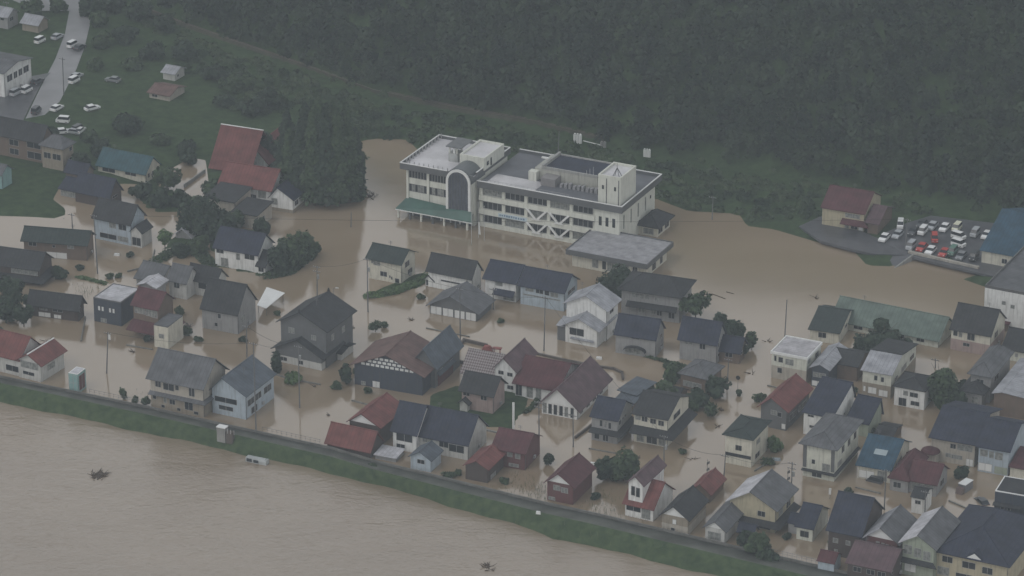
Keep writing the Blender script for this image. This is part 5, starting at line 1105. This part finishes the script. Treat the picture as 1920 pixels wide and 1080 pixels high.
for a in ((183,513,181,402,'utility pole between the long brown outbuilding and the white lean-to house',1,False),
 (200,700,206,622,'utility pole with a pale lamp head standing in the wide flooded street at the left',1,False),
 (463,670,464,610,'utility pole just behind the peak of the blue grey levee house',1,False),
 (480,806,480,642,'tall utility pole in front of the blue grey levee house',1,False),
 (562,765,562,648,'utility pole in front of the twin finial farmhouse',1,True),
 (595,572,596,498,'dark utility pole rising behind the ridge of the twin finial farmhouse',2,True),
 (690,585,690,484,'utility pole at the left corner of the cream house with the dark green roof',1,True),
 (863,640,863,540,'utility pole in front of the grey gabled garage',1,False),
 (925,580,925,540,'short utility pole in front of the left half of the long black row building',1,False),
 (1020,658,1022,556,'utility pole before the right half of the long black row building',1,False),
 (1011,842,1010,752,'dark utility pole at the left corner of the white gabled hall',2,False),
 (1075,838,1074,776,'utility pole standing in the water before the white gabled hall',1,False),
 (1356,908,1359,852,'leaning utility pole at the left corner of the cream cube shaped house',1,False),
 (1245,880,1244,816,'utility pole at the near corner of the cream banded house',1,True),
 (1363,726,1365,672,'utility pole by the worn grey cottage at the open street',1,False),
 (1471,640,1473,562,'thin lone pole in the open water right of the small round green tree',0,False),
 (1484,912,1484,866,'utility pole with transformer left of the shop house with cream panels',2,True),
 (1690,975,1658,845,'x',1,False),
 (1754,690,1753,672,'short pole top showing above the wide spreading tree',1,False),
 (1335,412,1336,368,'utility pole at the foot of the wooded hill at the shoreline',1,False),
 (1658,470,1665,362,'x',1,False),
 (658,426,659,398,'short marker pole in the water between the cottage and the arch bay',0,False),
 (1734,970,1733,920,'utility pole behind the maroon walled house in the right corner',1,False),
 (15,190,14,0,'x',1,False),(120,184,121,108,'utility pole on the verge of the pale wet road',1,False),
 (137,452,137,400,'utility pole reflected in the water beside the lawn at the left',1,False)):
    if a[4] == 'x': continue
    pp.append(pole(a[4], a[0], a[1], a[2], a[3], a[5], a[6]))
pole('very tall pole with a row of floodlights behind the public building', 1046, 300, 1048, 246, 0, gz=1)
# two more poles
pp.append(pole('utility pole left of the car park entrance', 1698, 468, 1699, 410, 1, gz=1))
pp.append(pole('tall utility pole between the blue roof and the black roofed house at the lower right', 1658, 955, 1658, 880, 1))
pole('utility pole at the top left corner beside the small pale roofed building', 16, 40, 14, 3, 1, gz=1)
def wire(label, a, b, sag=.8):
    mb = MB(); pr = a
    for i in range(1, 11):
        t = i/10; q = a.lerp(b, t)-Vector((0, 0, sag*4*t*(1-t))); mb.tube(pr-a, q-a, .03, n=4); pr = q
    tag(mb.build('power_line', BLACK, None, a), label, 'cable', 'power lines over the flood')
wire('power line crossing the open flood towards the pole at the cream house', pp[5], pp[6])
wire('power line from the pole at the cream house to the pole before the garage', pp[6], pp[7])
wire('power line from the garage pole to the pole before the black row building', pp[7], pp[9])
wire('power line between the levee pole and the pole of the twin finial farmhouse', pp[3], pp[4])
wire('power line between the two poles before the white gabled hall', pp[10], pp[11])
for i, j, l in ((0,25-2,'power line over the white lean-to house at the left'),(1,3,'power line along the levee from the wide street pole'),(2,4,'power line behind the blue grey levee house'),(9,13,'power line across the compound roofs to the cream banded house'),(13,12,'power line over the flooded street to the cream cube shaped house'),(12,16,'power line between the cream cube shaped house and the transformer pole')):
    if i < len(pp) and j < len(pp): wire(l, pp[i], pp[j], 1.2)
# street lamp, mirror, signs
def lamp(label, px, py, h, name='street_lamp', cat='street lamp', sign=None):
    b = P(px, py, 0); hh = rise_px(b, h); rt = root(name, label, cat, b, R(-20))
    MB().tube((0,0,-2), (0,0,hh), .07, .05).build('post', POLE, rt)
    if sign == 'bars':
        for z in (hh-.4, hh-1.9): MB().hexa([(-.1,-.15,z-.9),(.5,-.15,z-.5),(.5,-.05,z-.5),(-.1,-.05,z-.9),(-.1,-.15,z-.3),(.5,-.15,z+.1),(.5,-.05,z+.1),(-.1,-.05,z-.3)]).build('sign_board', DFRAME, rt)
    elif sign == 'disc': MB().tube((0,-.12,hh), (0,-.05,hh), .5, .5, 12).build('mirror', BLACK, rt)
    elif sign == 'white': MB().box(-.25,.25,-.2,-.08,hh-(1.4 if h < 40 else hh*.94),hh).build('sign_board', TRIM, rt)
    else:
        MB().tube((0,0,hh), (.9,-.2,hh+.25), .05, .04).build('arm', POLE, rt); MB().box(.6,1.3,-.35,-.1,hh+.15,hh+.33).build('lamp_head', POLEL, rt)
lamp('small street lamp in the open flood left of the cream house', 626, 566, 26, sign=None)
lamp('round traffic mirror on a post in the flooded street by the grey cottage', 1383, 742, 34, 'traffic_mirror', 'mirror', 'disc')
lamp('pair of dark slanted sign boards on a post right of the small red gable', 1326, 885, 24, 'street_sign', 'sign', 'bars')
lamp('white sign post at the top of the pole street on the left', 206, 640, 14, 'street_sign', 'sign', 'white')
lamp('tall white sign pillar at the corner of the green lawn', 963, 812, 58, 'sign_pillar', 'sign', 'white')
lamp('short white post in the brown water below the shop house', 1477, 900, 22, 'street_sign', 'sign', 'bars')
lamp('thin white marker post in front of the shop house with cream panels', 1556, 935, 20, 'marker_post', 'post', 'white')
# white picket-like posts and compound garden walls
def wall_line(label, pts, h, th, m, name='garden_wall', z=0.0, cat='wall'):
    a = [P(x, y, z) for x, y in pts]; mb = MB()
    for p, q in zip(a[:-1], a[1:]):
        d = (q-p).normalized(); n_ = Vector((-d.y, d.x, 0))*th/2; o = p; e = d*th*.5; p = p-e-a[0]; q = q+e-a[0]
        mb.hexa([p-n_-Vector((0,0,1.5)), q-n_-Vector((0,0,1.5)), q+n_-Vector((0,0,1.5)), p+n_-Vector((0,0,1.5)), p-n_+Vector((0,0,h)), q-n_+Vector((0,0,h)), q+n_+Vector((0,0,h)), p+n_+Vector((0,0,h))])
    tag(mb.build(name, m, None, a[0]), label, cat, 'garden walls half under water')
DW = mat('dark_wall', (.10,.085,.075), .8, .2, .5, .2)
wall_line('dark topped garden wall around the flooded yard behind the lattice roof', [(846,668),(870,640),(912,650)], .7, .5, DW)
wall_line('long curved dark wall behind the purple gabled hall', [(1003,664),(1060,677),(1110,687),(1150,693),(1166,700),(1168,712)], .5, .5, DW)
wall_line('short dark wall left of the lattice tiled roof', [(850,678),(888,688)], .8, .4, DW)
wall_line('dark diagonal wall sticking out of the water right of the gabled hall', [(1079,822),(1112,797)], .6, .4, DW)
wall_line('low pale kerb wall along the bottom of the green lawn', [(745,760),(820,778),(905,806),(960,818)], .35, .3, CONC)
wall_line('low wall left of the temple holding the pale yard', [(346,350),(384,322)], .7, .3, CONC, z=.2)
# small white canopies and carports
def canopy(label, pts, z, m, posts=True, t=.12, drop=0.0, name='carport', cat='carport'):
    a = [P(x, y, z) for x, y in pts]; c = a[0]; rt = root(name, label, cat, (c.x, c.y, 0)); mb = MB(); o = Vector((c.x, c.y, 0))
    mb.hexa([p-o-Vector((0,0,t)) for p in a]+[p-o for p in a]); mb.build('canopy_roof', m, rt)
    if posts:
        g = sum((p for p in a), Vector())/4
        for p in a:
            q = p.lerp(g, .12)-o; MB().tube((q.x, q.y, -1.6), (q.x, q.y, z-t), .06).build('post', DFRAME, rt)
canopy('white flat carport roof on thin posts right of the tall plain grey house', [(482,572),(499,578),(534,549),(500,538)], 2.2, TRIM)
canopy('pale blue tarpaulin shade by the dark blue roofed hut near the levee', [(1480,984),(1500,988),(1514,966),(1494,962)], 1.6, ROOF['blue', 0], name='awning', cat='awning')
# white storage tanks on the hill foot
def tank(label, px, py, w, h, m=TRIM, seg=3):
    b = P(px, py, 1.0); rt = root('storage_tank', label, 'tank', b, R(-20), 'white tanks at the foot of the hill')
    mb = MB()
    for i in range(seg):
        x = (i-(seg-1)/2)*w/seg; mb.tube((x, 0, -2), (x, 0, h*.85), w/seg*.55, w/seg*.55, 10); mb.tube((x, 0, h*.85), (x, 0, h), w/seg*.55, w/seg*.25, 10)
    mb.build('tank_body', m, rt); MB().tube((-w*.4, -w*.35, h), (w*.4, -w*.35, h), .06).build('pipe', DFRAME, rt)
tank('large white ribbed tank behind the public building', 1083, 268, 2.2, 2.6)
tank('smaller grey domed tank linked by pipes right of the large white tank', 1131, 276, 1.6, 1.6, CONC, 2)
tank('single white ribbed tank right of the public building', 1213, 294, 1.9, 2.2)
o = P(1094, 264, 1.6); q = P(1126, 272, 1.6); tag(MB().tube((0,0,0), q-o, .12).build('pipe', TRIM, None, o), 'white pipe lying between the large tank and the grey tank', 'pipe')
# railings on the levee wall
def railing(label, xa, xb):
    xs_ = list(range(xa, xb+1, 9)); a = [lv('town', x, .7)+Vector((0,.3,.5)) for x in xs_]; rt = root('railing', label, 'railing', a[0], 0, 'railings on the levee wall')
    for p in a: MB().tube(p-a[0], p-a[0]+Vector((0,0,1.1)), .035, n=4).build('post', POLE, rt)
    r = MB()
    for p, q in zip(a[:-1], a[1:]): r.tube(p-a[0]+Vector((0,0,1.05)), q-a[0]+Vector((0,0,1.05)), .035, n=4); r.tube(p-a[0]+Vector((0,0,.55)), q-a[0]+Vector((0,0,.55)), .025, n=4)
    r.build('rails', POLE, rt)
railing('thin railing on the levee wall between the turquoise cabin and the hipped house', 168, 268)
railing('thin railing on the levee wall left of the red two-tier house', 492, 606)
railing('thin railing on the levee wall at the bottom right', 1440, 1530)
# sluice gate box on the levee
g = P(417, 816, .9); rt = root('sluice_gate', 'small pale concrete gate housing on the levee slope', 'gate', g, R(-25))
MB().box(-1.1, .9, -.5, .9, -1.5, 1.9).build('housing', CONC, rt); MB().box(1.1, 2.6, -.4, .7, -1.5, 1.2).build('housing', DW, rt)
MB().box(-1.2, 1.0, -.6, 1.0, 1.9, 2.05).build('lid', TRIM, rt)
for i, x in enumerate((1.6, 2.4, 3.2)): MB().tube((x, -.6, 1.0), (x, -.6, 2.0), .05).build('post', POLEL, rt)
# red machine in the yard
m_ = P(922, 664, 0); rt = root('machine', 'rusty red farm machine in the flooded yard behind the lattice roof', 'machine', m_, R(-12))
RR = mat('rust_red', (.22,.06,.05), .6, .3)
MB().box(-2.2, .2, -.8, .8, -.6, 1.3).build('body', RR, rt); MB().hexa([(-2.1,-.7,1.3),(0,-.7,1.3),(0,.7,1.3),(-2.1,.7,1.3),(-1.7,-.5,2.0),(-.5,-.5,2.0),(-.5,.5,2.0),(-1.7,.5,2.0)]).build('cab', RR, rt)
for x in (.7, 2.0): MB().box(x-.1, x+.1, -.5, -.3, -.6, 1.6).build('strut', RR, rt)
MB().box(.2, 2.3, -.6, .4, 1.5, 1.75).build('boom', RR, rt)

# ---------------------------------------------------------------- vehicles
def car(label, px, py, rz, col, kind='car', z=1.12, grp=None, ld=1.0, name='parked_car', cat='car'):
    b = P(px, py, z); rt = root(name, label, cat, b, rz, grp)
    pm = mat('paint_'+col, dict(white=(.72,.73,.73), silver=(.38,.40,.42), red=(.42,.05,.04), dark=(.05,.055,.06), green=(.10,.20,.16), cream=(.66,.66,.52), grey=(.2,.21,.22))[col], .3, .04, 1, .5)
    L_, W_ = (3.5, 1.55) if kind == 'van' else (4.2, 1.7)
    W2 = W_/2; L2 = L_/2
    bd = MB()
    if kind == 'van': lo = [(-L2, .3), (L2, .3), (L2, 1.0), (L2-.25, 1.15), (-L2, 1.1)]
    else: lo = [(-L2, .3), (L2, .3), (L2, .75), (L2-.95, .95), (-L2+.1, .95), (-L2, .8)]
    bd.prism([(t, q) for t, q in lo], -W2, W2, 'x'); bo = bd.build('body', pm, rt)
    cb = MB(); i = .12
    y0, y1, y2, y3 = ((-L2+.02, -L2+.12, L2-.85, L2-.35) if kind == 'van' else (-L2+.25, -L2+.85, L2-1.75, L2-1.15))
    zt = 1.85 if kind == 'van' else 1.42; zb = 1.1 if kind == 'van' else .95
    cb.hexa([(-W2+.03,y0,zb),(W2-.03,y0,zb),(W2-.03,y3,zb),(-W2+.03,y3,zb),(-W2+i,y1,zt),(W2-i,y1,zt),(W2-i,y2,zt),(-W2+i,y2,zt)]); cb.build('windows', GLASS, rt)
    MB().box(-W2+i-.02, W2-i+.02, y1-.02, y2+.02, zt, zt+.06).build('car_roof', pm, rt)
    for sx in (-1, 1):
        for y in (-L2+.65, L2-.65):
            x = sx*(W2-.08); w_ = MB().tube((x-.09, y, .3), (x+.09, y, .3), .3, .3, 12).build('wheel', BLACK, rt)
            MB().tube((x-.1*sx+.0, y, .3), (x+.1*sx, y, .3), .16, .16, 8).build('rim', POLEL, w_)
        MB().box(sx*(W2-.3)-.14, sx*(W2-.3)+.14, L2-.01, L2+.03, .62, .78).build('headlight', TRIM, rt)
        MB().box(sx*(W2-.22)-.1, sx*(W2-.22)+.1, -L2-.03, -L2+.01, .7, .85).build('tail_light', mat('tail_red', (.3,.02,.02), .4), rt)
    return rt
A = R(180-26); G = 'cars parked on the dry car park'
for px, py, c, k, l, rz in ((1658,450,'white','car','white car nearest the red roofed house with its front to the water',A),(1683,444,'silver','car','silver car next to the white one by the red roofed house',A),
 (1688,426,'white','van','white van behind the silver car by the shrubs',A+.3),(1708,466,'silver','van','silver van at the left end of the front row above the wall',A),(1728,468,'red','car','red car second from the left in the front row',A),
 (1745,474,'white','car','white hatchback between the two red cars in the front row',A),(1770,478,'red','car','red car right of the white hatchback in the front row',A),(1752,452,'red','van','bright red van in the middle of the car park',A+.4),
 (1786,476,'green','van','pale green van in the front row',A),(1802,484,'grey','car','grey car right of the pale green van',A),(1826,486,'dark','van','dark van at the right end of the front row',A),
 (1730,438,'white','van','white van with dark bonnet in the middle left of the car park',A),(1728,424,'dark','car','dark car behind the white van in the middle left',A),(1748,428,'silver','car','pale grey car left of the two cream white cars in the back row',A),
 (1771,431,'white','car','white car at the left of the two brightest in the back row',A),(1794,432,'cream','van','cream white van at the centre of the back row',A),(1797,448,'white','van','upper of two white vans parked sideways',A+1.3),
 (1797,462,'white','van','lower of two white vans parked sideways',A+1.3),(1828,442,'silver','van','silver van left of the last white car by the blue roofed depot',A),(1850,445,'white','car','white car beside the blue roofed depot',A),(1712,438,'dark','car','dark car at the car park entrance',A)):
    car(l, px, py, rz, c, k, 1.14, G)
G2 = 'cars beside the far road'; B_ = R(-30)
for px, py, c, k, l, rz in ((29,178,'silver','van','silver van beside the long grey roofed hall',B_),(50,173,'white','van','white van right of the silver one by the hall',B_),(70,156,'dark','car','dark car in the yard of the long hall',B_),
 (68,212,'dark','van','dark van on the near side of the pale wet road',B_+.2),(107,206,'white','car','white car on the grass edge of the pale wet road',B_),(139,155,'white','van','white van at the far side of the pale wet road',B_),(144,146,'silver','car','silver car behind the white van across the road',B_),
 (173,206,'white','car','white car alone on the park grass',B_-.4),(212,153,'grey','car','grey car in the shade at the back of the park',1.2),
 (118,230,'white','van','white van on the grass above the tiled bay house',B_+1.9),(146,246,'dark','van','dark van at the right of the cars above the tiled bay house',B_),(150,248,'white','car','white car partly hidden by the dark van above the tiled bay house',B_+.2),(112,251,'white','car','low white car nearest the tiled bay house roof',1.9),
 (136,250,'silver','car','silver car between the other cars above the tiled bay house',1.2),(108,72,'silver','car','silver car up the pale wet road',B_),(136,88,'white','van','white van up the pale wet road',B_),(75,80,'white','van','white box van at the top of the pale wet road',B_),
 (150,92,'dark','car','dark car at the roadside far up the road',B_)):
    car(l, px, py, rz, c, k, 1.12, G2)
# vehicles caught in the flood
car('dark car roof just showing in the flood beside the black boxy building', 1840, 946, .4, 'dark', 'car', -.75, None)
t_ = P(1810, 922, -.5); rt = root('box_truck', 'small truck with a pale box body standing in the flood at the lower right', 'truck', t_, R(-38))
MB().box(-.85, .85, -1.6, 1.5, .3, 2.3).build('cargo_box', mat('box_grey', (.16,.16,.17), .5), rt); MB().box(-.9, .9, -1.65, 1.55, 2.3, 2.42).build('box_roof', TRIM, rt)
MB().hexa([(-.8,-2.8,.3),(.8,-2.8,.3),(.8,-1.65,.3),(-.8,-1.65,.3),(-.75,-2.5,1.8),(.75,-2.5,1.8),(.75,-1.65,1.8),(-.75,-1.65,1.8)]).build('cab', mat('cab_brown', (.14,.10,.09), .5), rt)
for sx in (-1, 1):
    for y in (-2.1, .8): MB().tube((sx*.7-.1, y, .3), (sx*.7+.1, y, .3), .32, .32, 12).build('wheel', BLACK, rt)
c_ = P(1640, 905, -.3); car('dark car with its open white tailgate before the blue roofed house', 1640, 908, R(60), 'dark', 'van', -.7, None)
c_ = P(483, 866, -1.9); rt = root('capsized_van', 'pale muddy van lying half sunk against the grassy river bank', 'van', c_, R(-24))
WP = mat('paint_muddy', (.33,.35,.35), .4, .2)
MB().prism([(-.7, -.4), (.7, -.4), (.75, .75), (.55, .95), (-.6, .95), (-.75, .6)], -2.5, 2.4, 'x').build('body', WP, rt)
MB().box(-2.2, -1.0, -.80, -.70, .1, .78).build('window', GLASS, rt); MB().box(-.6, .6, -.82, -.74, .1, .72).build('window', GLASS, rt); MB().box(-2.56, -2.5, -.5, .5, .2, .8).build('windscreen', GLASS, rt)
MB().tube((2.0, -.5, .95), (2.0, .5, 1.05), .05).build('roof_rack', DFRAME, rt)
for x in (-1.7, 1.6): MB().tube((x, .72, 0), (x, .86, 0), .3, .3, 12).build('wheel', BLACK, rt)
# white and pale boards floating / small bright things
for i, (x, y, s_, l) in enumerate(((1009,962,.5,'white scrap left of the notch on the levee path'),(1112,870,.7,'white lid beside the low grey green tree'),(219,478,.7,'white crate afloat below the white lean-to house'),(1123,672,.7,'white bag on the dark curved wall'),
    (156,756,.0,''),(1455,862,1.0,'pale blue tarpaulin bundle behind the cream cube shaped house'))):
    if s_: tag(MB().hexa([(-s_,-.3,-.1),(s_,-.5,-.1),(s_,.4,-.1),(-s_*.8,.4,-.1),(-s_*.9,-.3,.35),(s_*.8,-.4,.45),(s_*.9,.3,.3),(-s_*.7,.3,.4)]).build('debris', TRIM if 'blue' not in l else WALL['lblue'], None, P(x, y, .9 if 'levee' in l else .1)), l, 'debris', 'pale debris in the flood')
# pale flooded crop stubble near the levee houses: reeds
def reeds(label, px, py, rx, n):
    TS[0] += 1; rs = np.random.default_rng(TS[0]); b = P(px, py, 0); mb = MB()
    for i in range(n):
        x, y = rs.normal(size=2)*[rx/8, rx/6]; L_ = rs.uniform(.3, .9); mb.tube((x, y, -.3), (x+rs.normal()*.2, y+rs.normal()*.2, L_), .045, .02, 4)
    o = mb.build('reeds', mat('reed', (.12,.13,.07), .9), None, b); o['kind'] = 'stuff'
reeds('', 1130, 960, 30, 260); reeds('', 965, 915, 30, 160); reeds('', 1010, 925, 16, 120); reeds('', 300, 745, 20, 90); reeds('', 160, 548, 14, 60)

for l, pts, h in (('block wall in the water before the long brown outbuilding', [(52,500),(120,512)], .35),('block wall right of the white lean-to house', [(290,470),(282,500),(240,510)], .4),
   ('block wall along the street left of the black fronted shop', [(160,596),(152,640)], .4),('block wall in front of the maroon roofed house', [(238,648),(285,656)], .3),('block wall along the street side of the farmhouse', [(508,700),(545,712),(600,722)], .35),
   ('block wall below the patterned warehouse', [(660,752),(720,768)], .35),('block wall before the grey garage', [(800,616),(880,632)], .25),('block wall along the navy roofed house and the street', [(1105,842),(1160,852)], .3),
   ('block wall right of the cream cube shaped house', [(1415,884),(1450,862)], .35),('block wall before the cream flat roofed building', [(1440,724),(1500,738)], .3),('block wall in the pale water left of the slate roofed house', [(1655,842),(1700,850)], .3),
   ('block wall before the bright blue roofed house', [(1605,915),(1650,926)], .3),('block wall beside the small pale truck', [(1780,940),(1830,962)], .3),('block wall behind the small white two-storey house', [(1690,700),(1750,716)], .35)):
    wall_line(l, pts, h, .25, mat('block_wall', (.17,.165,.15), .85, .25, .8, .15, stain=.4))
rq = random.Random(5)
# ---------------------------------------------------------------- rain haze
hz = MB().box(-450, 450, -40, 1420, -7, 356)
m = bpy.data.materials.new('haze'); m.use_nodes = True; n = m.node_tree; n.nodes.clear()
o = n.nodes.new('ShaderNodeOutputMaterial'); pv = n.nodes.new('ShaderNodeVolumePrincipled')
pv.inputs['Color'].default_value = (.78, .87, .94, 1); pv.inputs['Density'].default_value = HAZE; pv.inputs['Anisotropy'].default_value = 0.0
n.links.new(pv.outputs[0], o.inputs['Volume'])
ho = hz.build('haze', m); ho['kind'] = 'stuff'
